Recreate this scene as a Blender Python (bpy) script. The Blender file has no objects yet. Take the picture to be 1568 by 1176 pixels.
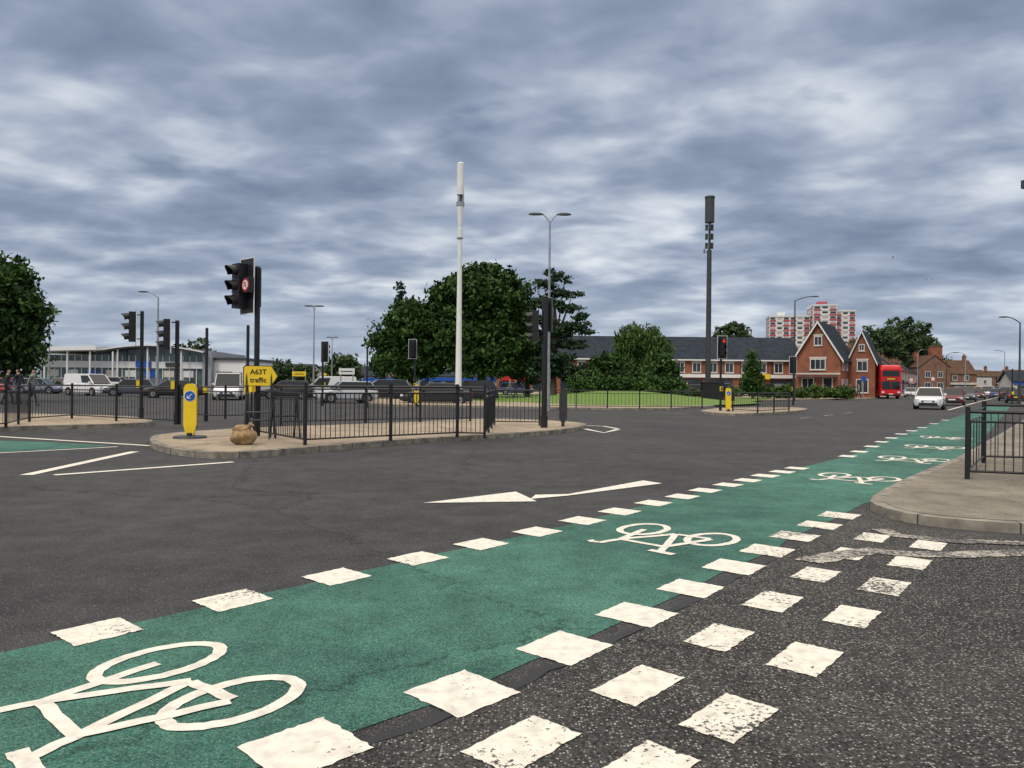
import bpy, math, random
import numpy as np
from mathutils import Vector, Matrix
random.seed(7)
S=bpy.context.scene
# ---------------- survey helpers: ground coordinates of features seen from the standpoint -------------
F=1150.0; H=1.4; ROLL=math.radians(0.6)
CR,SR=math.cos(ROLL),math.sin(ROLL)
def P(u,v,z=0.0):
    x=u-784; y=v-588
    xl=x*CR+y*SR; yl=-x*SR+y*CR
    D=(H-z)*F/yl
    return (xl*D/F,D)
def PU(u,D): return ((u-784)/F*D,D)

# ---------------- materials ----------------
def mat(name,c,rough=.6,var=.15,scale=6.,bump=0.,metal=0.,c2=None,detail=5.,emis=None,spec=None):
    m=bpy.data.materials.new(name); m.use_nodes=True
    nt=m.node_tree; n=nt.nodes; l=nt.links; bs=n['Principled BSDF']
    bs.inputs['Roughness'].default_value=rough; bs.inputs['Metallic'].default_value=metal
    if spec is not None: bs.inputs['Specular IOR Level'].default_value=spec
    tc=n.new('ShaderNodeTexCoord'); no=n.new('ShaderNodeTexNoise')
    no.inputs['Scale'].default_value=scale; no.inputs['Detail'].default_value=detail
    l.new(tc.outputs['Object'],no.inputs['Vector'])
    r=n.new('ShaderNodeValToRGB'); r.color_ramp.elements[0].position=.32; r.color_ramp.elements[1].position=.68
    a=c2 if c2 else tuple(max(0,k*(1-var)) for k in c); b=c if c2 else tuple(min(1,k*(1+var)) for k in c)
    r.color_ramp.elements[0].color=(*a,1); r.color_ramp.elements[1].color=(*b,1)
    l.new(no.outputs['Fac'],r.inputs[0]); l.new(r.outputs[0],bs.inputs['Base Color'])
    if bump:
        bp=n.new('ShaderNodeBump'); bp.inputs['Strength'].default_value=bump; bp.inputs['Distance'].default_value=.01
        l.new(no.outputs['Fac'],bp.inputs['Height']); l.new(bp.outputs[0],bs.inputs['Normal'])
    if emis:
        bs.inputs['Emission Color'].default_value=(*emis[:3],1); bs.inputs['Emission Strength'].default_value=emis[3]
    return m

def asphalt(name,base,spec,vs,thr,base2=None,patch=.35,fineamt=.85,fs=95,cracks=True,lo=.25,hi=1.75):
    m=bpy.data.materials.new(name); m.use_nodes=True
    nt=m.node_tree; n=nt.nodes; l=nt.links; bs=n['Principled BSDF']
    bs.inputs['Roughness'].default_value=.85; bs.inputs['Specular IOR Level'].default_value=.2
    tc=n.new('ShaderNodeTexCoord')
    def noise(s,d=6,ro=.6):
        x=n.new('ShaderNodeTexNoise'); x.inputs['Scale'].default_value=s; x.inputs['Detail'].default_value=d; x.inputs['Roughness'].default_value=ro
        l.new(tc.outputs['Object'],x.inputs['Vector']); return x
    big=noise(.30,6,.65); mid=noise(2.4,6,.7); fine=noise(fs,3,.75)
    vo=n.new('ShaderNodeTexVoronoi'); vo.inputs['Scale'].default_value=vs; l.new(tc.outputs['Object'],vo.inputs['Vector'])
    wh=n.new('ShaderNodeSeparateColor'); l.new(vo.outputs['Color'],wh.inputs[0])
    def ramp(src,p0,p1,c0,c1):
        r=n.new('ShaderNodeValToRGB'); e=r.color_ramp.elements; e[0].position=p0; e[1].position=p1
        e[0].color=(*c0,1); e[1].color=(*c1,1); l.new(src,r.inputs[0]); return r
    def mix(t,f,a,b):
        x=n.new('ShaderNodeMixRGB'); x.blend_type=t
        if isinstance(f,float): x.inputs[0].default_value=f
        else: l.new(f,x.inputs[0])
        for i,q in ((1,a),(2,b)):
            if isinstance(q,tuple): x.inputs[i].default_value=(*q,1)
            else: l.new(q,x.inputs[i])
        return x.outputs[0]
    b2=base2 or tuple(k*(1-patch) for k in base)
    c=ramp(big.outputs['Fac'],.38,.62,b2,base).outputs[0]
    c=mix('MULTIPLY',.75,c,ramp(mid.outputs['Fac'],.3,.7,(.62,.62,.62),(1.25,1.25,1.25)).outputs[0])
    c=mix('MULTIPLY',fineamt,c,ramp(fine.outputs['Fac'],.34,.66,(lo,lo,lo),(hi,hi,hi)).outputs[0])
    f=ramp(wh.outputs[0],thr,min(.99,thr+.3),(0,0,0),(1,1,1)).outputs[0]
    d=ramp(vo.outputs['Distance'],.2,.5,(1,1,1),(0,0,0)).outputs[0]
    f=mix('MULTIPLY',1.,f,d)
    c=mix('MIX',f,c,spec)
    if cracks:
        ds=n.new('ShaderNodeVectorMath'); ds.operation='MULTIPLY_ADD'; l.new(mid.outputs['Color'],ds.inputs[0]); ds.inputs[1].default_value=(.9,.9,.0); l.new(tc.outputs['Object'],ds.inputs[2])
        cr=n.new('ShaderNodeTexVoronoi'); cr.feature='DISTANCE_TO_EDGE'; cr.inputs['Scale'].default_value=.16; l.new(ds.outputs[0],cr.inputs['Vector'])
        cf=ramp(cr.outputs['Distance'],.0012,.0035,(.35,.35,.35),(1,1,1)).outputs[0]
        c=mix('MULTIPLY',.8,c,cf)
    l.new(c,bs.inputs['Base Color'])
    bp=n.new('ShaderNodeBump'); bp.inputs['Strength'].default_value=.8; bp.inputs['Distance'].default_value=.007
    l.new(fine.outputs['Fac'],bp.inputs['Height']); l.new(bp.outputs[0],bs.inputs['Normal'])
    return m

def paint_worn(name,c,under,thr=.40,sc=22.):
    m=bpy.data.materials.new(name); m.use_nodes=True
    nt=m.node_tree; n=nt.nodes; l=nt.links; bs=n['Principled BSDF']; bs.inputs['Roughness'].default_value=.7
    tc=n.new('ShaderNodeTexCoord')
    a=n.new('ShaderNodeTexNoise'); a.inputs['Scale'].default_value=sc*2.2; a.inputs['Detail'].default_value=4; a.inputs['Roughness'].default_value=.7
    b=n.new('ShaderNodeTexNoise'); b.inputs['Scale'].default_value=1.6; b.inputs['Detail'].default_value=4
    l.new(tc.outputs['Object'],a.inputs['Vector']); l.new(tc.outputs['Object'],b.inputs['Vector'])
    ad=n.new('ShaderNodeMath'); ad.operation='MULTIPLY_ADD'; l.new(b.outputs['Fac'],ad.inputs[0]); ad.inputs[1].default_value=.7; l.new(a.outputs['Fac'],ad.inputs[2])
    r=n.new('ShaderNodeValToRGB'); e=r.color_ramp.elements; e[0].position=thr+.33; e[1].position=thr+.38
    e[0].color=(0,0,0,1); e[1].color=(1,1,1,1)
    l.new(ad.outputs[0],r.inputs[0])
    d=n.new('ShaderNodeTexNoise'); d.inputs['Scale'].default_value=14; d.inputs['Detail'].default_value=6; l.new(tc.outputs['Object'],d.inputs['Vector'])
    r2=n.new('ShaderNodeValToRGB'); r2.color_ramp.elements[0].position=.3; r2.color_ramp.elements[1].position=.6
    r2.color_ramp.elements[0].color=(*[k*.74 for k in c],1); r2.color_ramp.elements[1].color=(*c,1); l.new(d.outputs['Fac'],r2.inputs[0])
    mx=n.new('ShaderNodeMixRGB'); l.new(r.outputs[0],mx.inputs[0]); mx.inputs[1].default_value=(*under,1); l.new(r2.outputs[0],mx.inputs[2])
    l.new(mx.outputs[0],bs.inputs['Base Color'])
    bp=n.new('ShaderNodeBump'); bp.inputs['Strength'].default_value=.4; bp.inputs['Distance'].default_value=.004
    l.new(a.outputs['Fac'],bp.inputs['Height']); l.new(bp.outputs[0],bs.inputs['Normal'])
    return m

def brick(name,c1,c2,mortar,scale=1.):
    m=bpy.data.materials.new(name); m.use_nodes=True
    nt=m.node_tree; n=nt.nodes; l=nt.links; bs=n['Principled BSDF']; bs.inputs['Roughness'].default_value=.85
    tc=n.new('ShaderNodeTexCoord'); mp=n.new('ShaderNodeMapping'); mp.inputs['Rotation'].default_value=(math.radians(90),0,0)
    b=n.new('ShaderNodeTexBrick'); b.inputs['Scale'].default_value=4.4*scale
    b.inputs['Color1'].default_value=(*c1,1); b.inputs['Color2'].default_value=(*c2,1); b.inputs['Mortar'].default_value=(*mortar,1)
    b.inputs['Mortar Size'].default_value=.02
    l.new(tc.outputs['Object'],mp.inputs[0]); l.new(mp.outputs[0],b.inputs[0])
    no=n.new('ShaderNodeTexNoise'); no.inputs['Scale'].default_value=.8; no.inputs['Detail'].default_value=6; l.new(tc.outputs['Object'],no.inputs[0])
    r=n.new('ShaderNodeValToRGB'); r.color_ramp.elements[0].position=.3; r.color_ramp.elements[1].position=.7
    r.color_ramp.elements[0].color=(.65,.65,.65,1); r.color_ramp.elements[1].color=(1.15,1.15,1.15,1); l.new(no.outputs['Fac'],r.inputs[0])
    mx=n.new('ShaderNodeMixRGB'); mx.blend_type='MULTIPLY'; mx.inputs[0].default_value=1
    l.new(b.outputs[0],mx.inputs[1]); l.new(r.outputs[0],mx.inputs[2]); l.new(mx.outputs[0],bs.inputs['Base Color'])
    return m

def leafmat(name,dark,light):
    m=bpy.data.materials.new(name); m.use_nodes=True
    nt=m.node_tree; n=nt.nodes; l=nt.links; bs=n['Principled BSDF']; bs.inputs['Roughness'].default_value=.65
    bs.inputs['Specular IOR Level'].default_value=.2
    g=n.new('ShaderNodeNewGeometry'); tc=n.new('ShaderNodeTexCoord')
    no=n.new('ShaderNodeTexNoise'); no.inputs['Scale'].default_value=.7; no.inputs['Detail'].default_value=3; l.new(tc.outputs['Object'],no.inputs[0])
    ad=n.new('ShaderNodeMath'); ad.operation='MULTIPLY_ADD'; ad.inputs[1].default_value=.45
    l.new(g.outputs['Random Per Island'],ad.inputs[0]); l.new(no.outputs['Fac'],ad.inputs[2])
    r=n.new('ShaderNodeValToRGB'); r.color_ramp.elements[0].position=.45; r.color_ramp.elements[1].position=.95
    r.color_ramp.elements[0].color=(*dark,1); r.color_ramp.elements[1].color=(*light,1)
    l.new(ad.outputs[0],r.inputs[0]); l.new(r.outputs[0],bs.inputs['Base Color'])
    return m

M={}
M['asph']=asphalt('asphalt_road',(.064,.063,.064),(.18,.175,.165),95.,.62,base2=(.044,.044,.046),lo=.2,hi=1.8)
M['asph2']=asphalt('asphalt_coarse',(.052,.050,.048),(.40,.38,.34),75.,.58,base2=(.032,.031,.031),fineamt=1.,fs=60,lo=.15,hi=2.1)
M['green']=asphalt('green_surfacing',(.068,.180,.138),(.20,.30,.25),110.,.65,base2=(.036,.110,.088))
M['grd']=mat('ground_soil',(.10,.11,.07),.9,.3,.3)
M['pave']=asphalt('pavement_top',(.40,.32,.235),(.52,.46,.37),60.,.7,base2=(.29,.235,.175),fineamt=.4)
M['pave2']=asphalt('pavement_grey',(.25,.22,.175),(.38,.345,.29),60.,.6,base2=(.17,.15,.12),fineamt=.7)
M['kerb']=mat('kerb_concrete',(.33,.30,.24),.85,.4,5.,.6,c2=(.12,.105,.09),detail=8)
M['tar']=mat('tar_seam',(.018,.018,.019),.6,.2,8.,.4)
M['white']=paint_worn('road_paint',(.78,.73,.64),(.07,.07,.065),.265)
M['white2']=paint_worn('road_paint_worn',(.78,.73,.63),(.05,.05,.045),.395,17.)
M['white3']=paint_worn('road_paint_faded',(.46,.42,.35),(.065,.06,.058),.50,14.)
M['grass']=mat('grass_blades',(.15,.24,.035),.9,.3,8.,.8,c2=(.075,.14,.02),detail=8)
M['black']=mat('black_paint',(.012,.012,.014),.45,.2,4.)
M['dgrey']=mat('dark_grey_metal',(.045,.047,.05),.5,.2,4.)
M['galv']=mat('galvanised_steel',(.33,.35,.37),.45,.2,5.,metal=.4)
M['wht']=mat('white_coating',(.76,.77,.77),.4,.05,2.)
M['cream']=mat('white_render',(.60,.57,.51),.7,.12,1.)
M['yel']=mat('yellow_reflective',(.85,.60,.02),.45,.06,6.)
M['blue']=mat('blue_sign',(.01,.09,.45),.4,.05,4.)
M['red']=mat('red_sign',(.55,.02,.02),.4,.05,4.)
M['lens']=mat('signal_lens_dark',(.05,.02,.02),.2,.1,8.)
M['lensr']=mat('signal_lens_red',(.7,.03,.02),.2,.1,8.,emis=(1,.05,.02,.5))
M['brick']=brick('brick_red',(.34,.10,.05),(.28,.08,.04),(.24,.18,.13))
M['brick2']=brick('brick_brown',(.26,.13,.075),(.22,.10,.06),(.2,.16,.13))
M['slate']=mat('slate_roof',(.028,.036,.048),.9,.25,1.5,.3,spec=.12)
M['tile']=mat('clay_roof',(.11,.065,.045),.9,.25,2.,.3,spec=.12)
M['glass']=mat('window_glass',(.03,.04,.05),.08,.3,.6)
M['glass2']=mat('showroom_glass',(.10,.15,.15),.12,.6,.35)
M['glassc']=mat('car_glass',(.015,.018,.02),.05,.1,2.)
M['tyre']=mat('tyre_rubber',(.02,.02,.02),.9,.1,8.)
M['alloy']=mat('alloy_wheel',(.4,.4,.42),.3,.1,8.,metal=.7)
M['lampw']=mat('headlight_lens',(.7,.72,.75),.1,.1,9.)
M['lampr']=mat('tail_light_lens',(.4,.01,.01),.2,.1,9.)
M['busred']=mat('bus_red_paint',(.62,.015,.02),.25,.06,1.)
M['twred']=mat('tower_red_panel',(.40,.075,.085),.7,.1,1.)
M['twwh']=mat('tower_white_panel',(.68,.68,.67),.7,.08,.6)
M['twpk']=mat('tower_pink_panel',(.52,.36,.35),.7,.08,.6)
M['bark']=mat('bark',(.10,.075,.05),.9,.35,8.,.8)
M['jute']=mat('sandbag_jute',(.30,.20,.10),.95,.3,14.,.8)
M['skin']=mat('skin',(.40,.24,.17),.6,.06,8.)
M['hair']=mat('hair',(.03,.02,.015),.8,.2,20.)
M['leafA']=leafmat('foliage_dark',(.012,.030,.008),(.060,.125,.026))
M['leafB']=leafmat('foliage_pine',(.012,.030,.014),(.055,.100,.048))
M['leafC']=leafmat('foliage_light',(.030,.055,.014),(.085,.155,.035))
M['leafD']=leafmat('foliage_far',(.025,.045,.02),(.075,.12,.045))
def paint(name,c,metal=.0): return mat(name,c,.22,.04,1.,metal=metal)

# ---------------- mesh builder ----------------
class B:
    def __init__(s): s.v=[];s.f=[];s.mi=[];s.ms=[];s.sm=[]
    def m(s,k):
        k=M[k] if isinstance(k,str) else k
        if k not in s.ms: s.ms.append(k)
        return s.ms.index(k)
    def add(s,vs,fs,k,smooth=False):
        o=len(s.v); s.v+= [tuple(q) for q in vs]; i=s.m(k)
        for f in fs: s.f.append([a+o for a in f]); s.mi.append(i); s.sm.append(smooth)
    def box(s,cx,cy,cz,sx,sy,sz,k,rz=0,ry=0,rx=0):
        R=Matrix.Rotation(rz,3,'Z')@Matrix.Rotation(ry,3,'Y')@Matrix.Rotation(rx,3,'X')
        vs=[]
        for a in (-.5,.5):
            for b in (-.5,.5):
                for c in (-.5,.5): vs.append(R@Vector((a*sx,b*sy,c*sz))+Vector((cx,cy,cz)))
        s.add(vs,[(0,1,3,2),(4,6,7,5),(0,4,5,1),(2,3,7,6),(0,2,6,4),(1,5,7,3)],k)
    def bb(s,x0,x1,y0,y1,z0,z1,k): s.box((x0+x1)/2,(y0+y1)/2,(z0+z1)/2,abs(x1-x0),abs(y1-y0),abs(z1-z0),k)
    def cyl(s,p0,p1,r0,r1,k,n=12,cap=True,smooth=True):
        p0=Vector(p0);p1=Vector(p1);d=(p1-p0)
        if d.length<1e-6: return
        d.normalize(); a=d.orthogonal().normalized(); b=d.cross(a)
        vs=[];fs=[]
        for i in range(n):
            t=2*math.pi*(i+.5)/n; w=a*math.cos(t)+b*math.sin(t)
            vs.append(p0+w*r0); vs.append(p1+w*r1)
        for i in range(n):
            j=(i+1)%n; fs.append((2*i,2*j,2*j+1,2*i+1))
        s.add(vs,fs,k,smooth)
        if cap:
            s.add([vs[2*i] for i in range(n)],[tuple(range(n))[::-1]],k); s.add([vs[2*i+1] for i in range(n)],[tuple(range(n))],k)
    def bar(s,p0,p1,w,k): s.cyl(p0,p1,w*.7,w*.7,k,4,True,False)
    def loft(s,rings,k,cap=True,smooth=False):
        n=len(rings[0]); vs=[p for r in rings for p in r]; fs=[]
        for i in range(len(rings)-1):
            for j in range(n):
                q=(j+1)%n; fs.append((i*n+j,i*n+q,(i+1)*n+q,(i+1)*n+j))
        s.add(vs,fs,k,smooth)
        if cap: s.add(rings[0],[tuple(range(n))[::-1]],k); s.add(rings[-1],[tuple(range(n))],k)
    def prism(s,poly,z0,z1,k,ktop=None):
        n=len(poly); vs=[(x,y,z0) for x,y in poly]+[(x,y,z1) for x,y in poly]
        s.add(vs,[(i,(i+1)%n,(i+1)%n+n,i+n) for i in range(n)],k); s.add([(x,y,z1) for x,y in poly],[tuple(range(n))],ktop or k)
    def sheet(s,poly,z,k): s.add([(x,y,z) for x,y in poly],[tuple(range(len(poly)))],k)
    def tri3(s,pts,k): s.add(pts,[tuple(range(len(pts)))],k)
    def build(s,name,loc=(0,0,0),rz=0,bevel=0,par=None):
        me=bpy.data.meshes.new(name); me.from_pydata(s.v,[],s.f)
        for mm in s.ms: me.materials.append(mm)
        me.polygons.foreach_set('material_index',s.mi); me.polygons.foreach_set('use_smooth',s.sm); me.update()
        o=bpy.data.objects.new(name,me); S.collection.objects.link(o); o.location=loc; o.rotation_euler=(0,0,rz)
        if bevel:
            b=o.modifiers.new('bevel','BEVEL'); b.width=bevel; b.segments=2; b.limit_method='ANGLE'; b.angle_limit=math.radians(40)
        if par: o.parent=par
        return o

def ccw(p):
    a=sum(p[i][0]*p[(i+1)%len(p)][1]-p[(i+1)%len(p)][0]*p[i][1] for i in range(len(p)))
    return p if a>0 else p[::-1]
def chaikin(p,it=2):
    for _ in range(it):
        q=[]
        for i in range(len(p)):
            a=p[i];b=p[(i+1)%len(p)]
            q.append((a[0]*.75+b[0]*.25,a[1]*.75+b[1]*.25)); q.append((a[0]*.25+b[0]*.75,a[1]*.25+b[1]*.75))
        p=q
    return p
def inset(p,d):
    n=len(p); out=[]
    for i in range(n):
        a=Vector(p[i-1]);b=Vector(p[i]);c=Vector(p[(i+1)%n])
        e1=(b-a).normalized();e2=(c-b).normalized()
        n1=Vector((-e1.y,e1.x));n2=Vector((-e2.y,e2.x)); m=(n1+n2)
        m=m.normalized() if m.length>1e-6 else n1
        k=d/max(.4,m.dot(n1)); q=b+m*k; out.append((q.x,q.y))
    return out
def slab(name,pts,z,top,kw=.14,smooth=2,joints=0):
    p=ccw(chaikin(pts,smooth)) if smooth else ccw(pts)
    b=B(); b.prism(p,-.01,z,'kerb'); b.sheet(inset(p,kw),z+.004,top)
    if joints:
        acc=0
        for i in range(len(p)):
            a=Vector(p[i]);c=Vector(p[(i+1)%len(p)]); L=(c-a).length; t=joints-acc
            if a.y>40 or L<1e-6: acc=0; continue
            d=(c-a)/L; nn=Vector((-d.y,d.x))
            while t<L:
                q=a+d*t+nn*(kw*.5-.001)
                b.box(q.x,q.y,z/2+.003,.012,kw+.008,z+.0,'dgrey',math.atan2(d.y,d.x)); t+=joints
            acc=(acc+L)%joints
    return b.build(name)

# ---------------- ground, road ----------------
b=B(); b.sheet([(-3000,-300),(3000,-300),(3000,4000),(-3000,4000)],-.03,'grd'); b.build('ground')
b=B(); b.sheet([(-260,-30),(260,-30),(260,112),(-260,112)],0,'asph'); b.build('road')
b=B(); b.sheet([(40,112.0),(76,112.0),(470,720),(448,720)],-.002,'asph'); b.build('far_road')

L1=[(150,968),(357,920),(516,884),(640,856),(737,834),(823,815),(892,798),(949,784),(1001,771),(1045,761),(1080,751.5),(1115,743),(1145,736),(1172,729),(1198,723),(1220,717.5)]
L2=[(467,1147),(707,1062),(865,993),(975,942),(1058,902),(1124,869),(1175,844),(1217,822),(1255,805),(1285,790)]
L3=[(801,1140),(978,1050),(1102,977),(1184,922),(1249,881),(1300,849),(1336,824)]
L4=[(985,1183),(1118,1100),(1233,1010),(1305,945),(1355,899),(1393,863),(1422,836)]
W1=[P(*q) for q in L1];W2=[P(*q) for q in L2];W3=[P(*q) for q in L3];W4=[P(*q) for q in L4]
def backext(w,n):
    dx=(w[3][0]-w[0][0])/3;dy=(w[3][1]-w[0][1])/3
    return [(w[0][0]-dx*i,w[0][1]-dy*i) for i in range(n,0,-1)]
W1=backext(W1,5)+W1; W2=backext(W2,5)+W2; W3=backext(W3,4)+W3; W4=backext(W4,3)+W4
far_left=[P(1298,699),P(1360,673),P(1420,652),P(1478,634)]
far_left+= [(far_left[-1][0]+.68*30,far_left[-1][1]+30)]
kr=[P(1352,757),P(1385,742),P(1410,728),P(1478,701),(27.3,41.6),(27.3+.68*30,71.6)]
right_edge=W2+[P(1328,770)]+kr
def ragged(p,amp=.012,step=.2):
    o=[]
    for a,c in zip(p[:-1],p[1:]):
        L=math.dist(a,c); n=max(1,min(40,int(L/step)))
        for i in range(n):
            t=i/n; o.append((a[0]+(c[0]-a[0])*t+random.gauss(0,amp),a[1]+(c[1]-a[1])*t+random.gauss(0,amp)))
    o.append(p[-1]); return o
gp=ragged(W1+far_left)+ragged(right_edge)[::-1]
b=B(); b.sheet(gp,.004,'green'); b.build('cycle_lane')
ap=ragged([(x+.12,y-.1) for x,y in W2])+[P(1328,776),P(1420,812),P(1568,826),P(1700,835),(9,-8),(-3,-8)]
b=B(); b.sheet(ap,.003,'asph2'); b.build('side_road')

def direction(w,i):
    a=w[max(0,i-1)];c=w[min(len(w)-1,i+1)]; d=Vector((c[0]-a[0],c[1]-a[1])); return d.normalized()
def foot(b,c,d,l,w,k,z=.008):
    n=Vector((d.y,-d.x)); pts=[]
    cs=[(-.5,-.5),(.5,-.5),(.5,.5),(-.5,.5)]
    l*=random.uniform(.95,1.05); w*=random.uniform(.95,1.05)
    for i in range(4):
        a=cs[i];e=cs[(i+1)%4]
        for t in np.linspace(0,1,15)[:-1]:
            x=(a[0]+(e[0]-a[0])*t)*l+random.uniform(-.006,.006); y=(a[1]+(e[1]-a[1])*t)*w+random.uniform(-.006,.006)
            pts.append((c[0]+d.x*x+n.x*y,c[1]+d.y*x+n.y*y))
    b.sheet(pts,z,k)
b=B()
for W,l,w,k in ((W1,.365,.34,'white'),(W2,.375,.36,'white'),(W3,.43,.245,'white2'),(W4,.43,.245,'white2')):
    for i,c in enumerate(W): foot(b,c,direction(W,i),l,w,'white2' if (W is W2 and i>10) or (W is W1 and i in(5,6,8)) else k)
for i,c in enumerate([P(1298,699),P(1316,692),P(1335,684),P(1350,677),P(1365,671),P(1380,665),P(1396,660),P(1412,655),P(1430,649),P(1447,643.5)]):
    foot(b,c,Vector((.6,.8)),.45,.3,'white')
b.build('crossing_markings')

def stroke(b,pts,w,z,k,closed=False):
    n=len(pts); Lp=[];Rp=[]
    for i in range(n):
        if closed: a=Vector(pts[i-1]);c=Vector(pts[(i+1)%n])
        else: a=Vector(pts[max(0,i-1)]);c=Vector(pts[min(n-1,i+1)])
        d=(c-a).normalized(); q=Vector((-d.y,d.x))*w/2; p=Vector(pts[i]); Lp.append(p+q);Rp.append(p-q)
    vs=[(*x,z) for x in Lp]+[(*x,z) for x in Rp]
    m=n if closed else n-1
    b.add(vs,[(i,i+n,(i+1)%n+n,(i+1)%n) for i in range(m)],k)
# tar seam along the joint of green surfacing and coarse tarmac
b=B(); sm_=ragged([(x+.10,y-.085) for x,y in W2[3:]],.012,.15)
stroke(b,sm_,.055,.0055,'tar'); b.build('tar_seam')
def bike(o,d,sc):
    b=B(); n=Vector((d.y,-d.x)); up=-d; o=Vector(o); z=[.0085]
    def T(t,s): q=o+n*t*sc+up*s*sc; return (q.x,q.y)
    def st(p,w=.066,closed=False):
        q=p
        if not closed:
            q=[]
            for a,c in zip(p[:-1],p[1:]):
                for i in range(5): q.append((a[0]+(c[0]-a[0])*i/5+random.gauss(0,.003),a[1]+(c[1]-a[1])*i/5+random.gauss(0,.003)))
            q.append(p[-1])
        stroke(b,[T(*r) for r in q],w*sc,z[0],'white',closed); z[0]+=.0003
    for c in (-.36,.36):
        st([((.2+random.gauss(0,.003))*math.cos(a)+c,(.31+random.gauss(0,.003))*math.sin(a)) for a in np.linspace(0,2*math.pi,49)[:-1]],.070,True)
    st([(-.46,.80),(-.40,.84),(-.33,.82),(-.27,.58),(-.345,.02)])
    st([(-.27,.58),(.20,.60)]); st([(.26,.80),(.20,.60),(.0,.02)]); st([(.40,.82),(.16,.80)],.08)
    st([(-.27,.58),(.0,.02)]); st([(0.02,.03),(.345,.0)]); st([(.20,.60),(.36,.02)])
    b.build('cycle_symbol')
dm=Vector((.643,.766))
def mid(a,c): return ((a[0]+c[0])/2,(a[1]+c[1])/2)
bike(mid(P(345,1070),P(257,1019)),dm,.96)
bike(mid(P(1075,826),P(1000,812)),dm,.98)
bike(P(1315,731),Vector((.65,.77)),1.0); bike(P(1400,703),Vector((.62,.78)),1.1); bike(P(1432,684.5),Vector((.6,.8)),1.1); bike(P(1448,670),Vector((.6,.8)),1.1)

b=B()
def line(p,w=.1,k='white',z=.008): stroke(b,p,w,z,k)
b.sheet([P(648,771),P(790,753.5),P(822,768.5)],.008,'white')
b.sheet([P(812,765),P(820,758.5),P(870,757.5),P(985,736.5),P(1014,741),P(868,760)],.009,'white')
line([P(40,728),P(206,692)],.18); line([P(83,728),P(357,708)],.14)
line([P(-80,664),P(100,675),P(232,683)],.14); line([P(-80,698),P(60,691),P(180,684.5)],.10)
line([P(895,657),P(925,663),P(946,658)],.2,'white',.009); line([P(850,650),P(925,653),P(947,657)],.16)
for u0,v0,u1,v1 in ((1225,641,1242,639),(1262,637,1276,635),(1294,633,1305,631.5)):
    line([P(u0,v0),P(u1,v1)],.12,'white3')
line([P(1005,632),P(1060,634)],.12,'white3')
line([P(1452,628),P(1500,615),P(1530,608)],.15)
line([P(560,655),P(640,650)],.12)
b.build('lane_markings')
b=B(); b.sheet([P(-60,673),P(75,677),P(170,683),P(60,690),P(-60,696)],.004,'green'); b.build('cycle_lane')
b=B()
stroke(b,ragged([P(1238,862),P(1290,850),P(1340,846),P(1400,850),P(1480,851),P(1580,847),P(1680,842)],.02,.12),.22,.0105,'white3')
stroke(b,ragged([P(1345,812),P(1380,822),P(1440,829),P(1520,832),P(1600,834)],.015,.12),.18,.0115,'white3')
b.build('faded_kerb_line')

# pavements / islands
KZ=.12
isl=[P(226,681),P(240,692),P(300,702),P(370,703),P(470,694),P(600,682),P(740,673),P(850,666),P(900,657),P(893,652),P(830,648),P(740,645),P(560,655),P(400,660),P(240,671)]
slab('traffic_island',isl,KZ,'pave',joints=.9)
slab('pavement',[P(-120,668),P(0,660),P(205,655),P(238,651),P(225,645),P(180,641),P(0,637),P(-120,636)],KZ,'pave')
rp=[P(1327,778),P(1350,791),P(1400,803),P(1470,811),P(1568,818),P(1700,822),(12,7.2),(60,7)]
rp+=[(150,110),(130,190)]+[(67,100),(29.0,41.6)]+[P(1478,703),P(1412,731),P(1362,755)]
slab('pavement',rp,.10,'pave2',smooth=1,joints=.9)
slab('pavement',[P(560,622),P(720,624),P(900,628),P(1068,628.5),PU(1130,66),PU(1230,80),PU(1320,86),(57,112),(100,180),(60,190),(-12,112),(-12,62)],KZ,'pave',smooth=1)
slab('pavement',[(-120,78),(-16,78),(-16,105),(-120,105)],KZ,'pave2',smooth=0)
slab('traffic_island',[P(1062,632),P(1110,638),P(1180,636),P(1245,630),P(1220,626),P(1110,627)],KZ,'pave')
b=B()
cx,cy=9.,62.; nu,nr=48,14; vs=[(cx,cy,.95)]; fs=[]
for r in range(1,nr+1):
    for i in range(nu):
        t=2*math.pi*i/nu; k=r/nr; rr=1+.08*math.sin(3*t+1)
        vs.append((cx+10.5*k*rr*math.cos(t),cy+14*k*rr*math.sin(t),.128+.82*(.5+.5*math.cos(math.pi*k))+random.uniform(-.01,.01)))
for i in range(nu): fs.append((0,1+i,1+(i+1)%nu))
for r in range(nr-1):
    for i in range(nu):
        a=1+r*nu+i;c=1+r*nu+(i+1)%nu; fs.append((a,a+nu,c+nu,c))
b.add(vs,fs,'grass',True); b.build('grass_bank')
b=B(); b.sheet([(-10,64),(-1,52),(18.5,60),(30,84),(0,100),(-10,100)],.128,'grass'); b.build('grass_verge')

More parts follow.
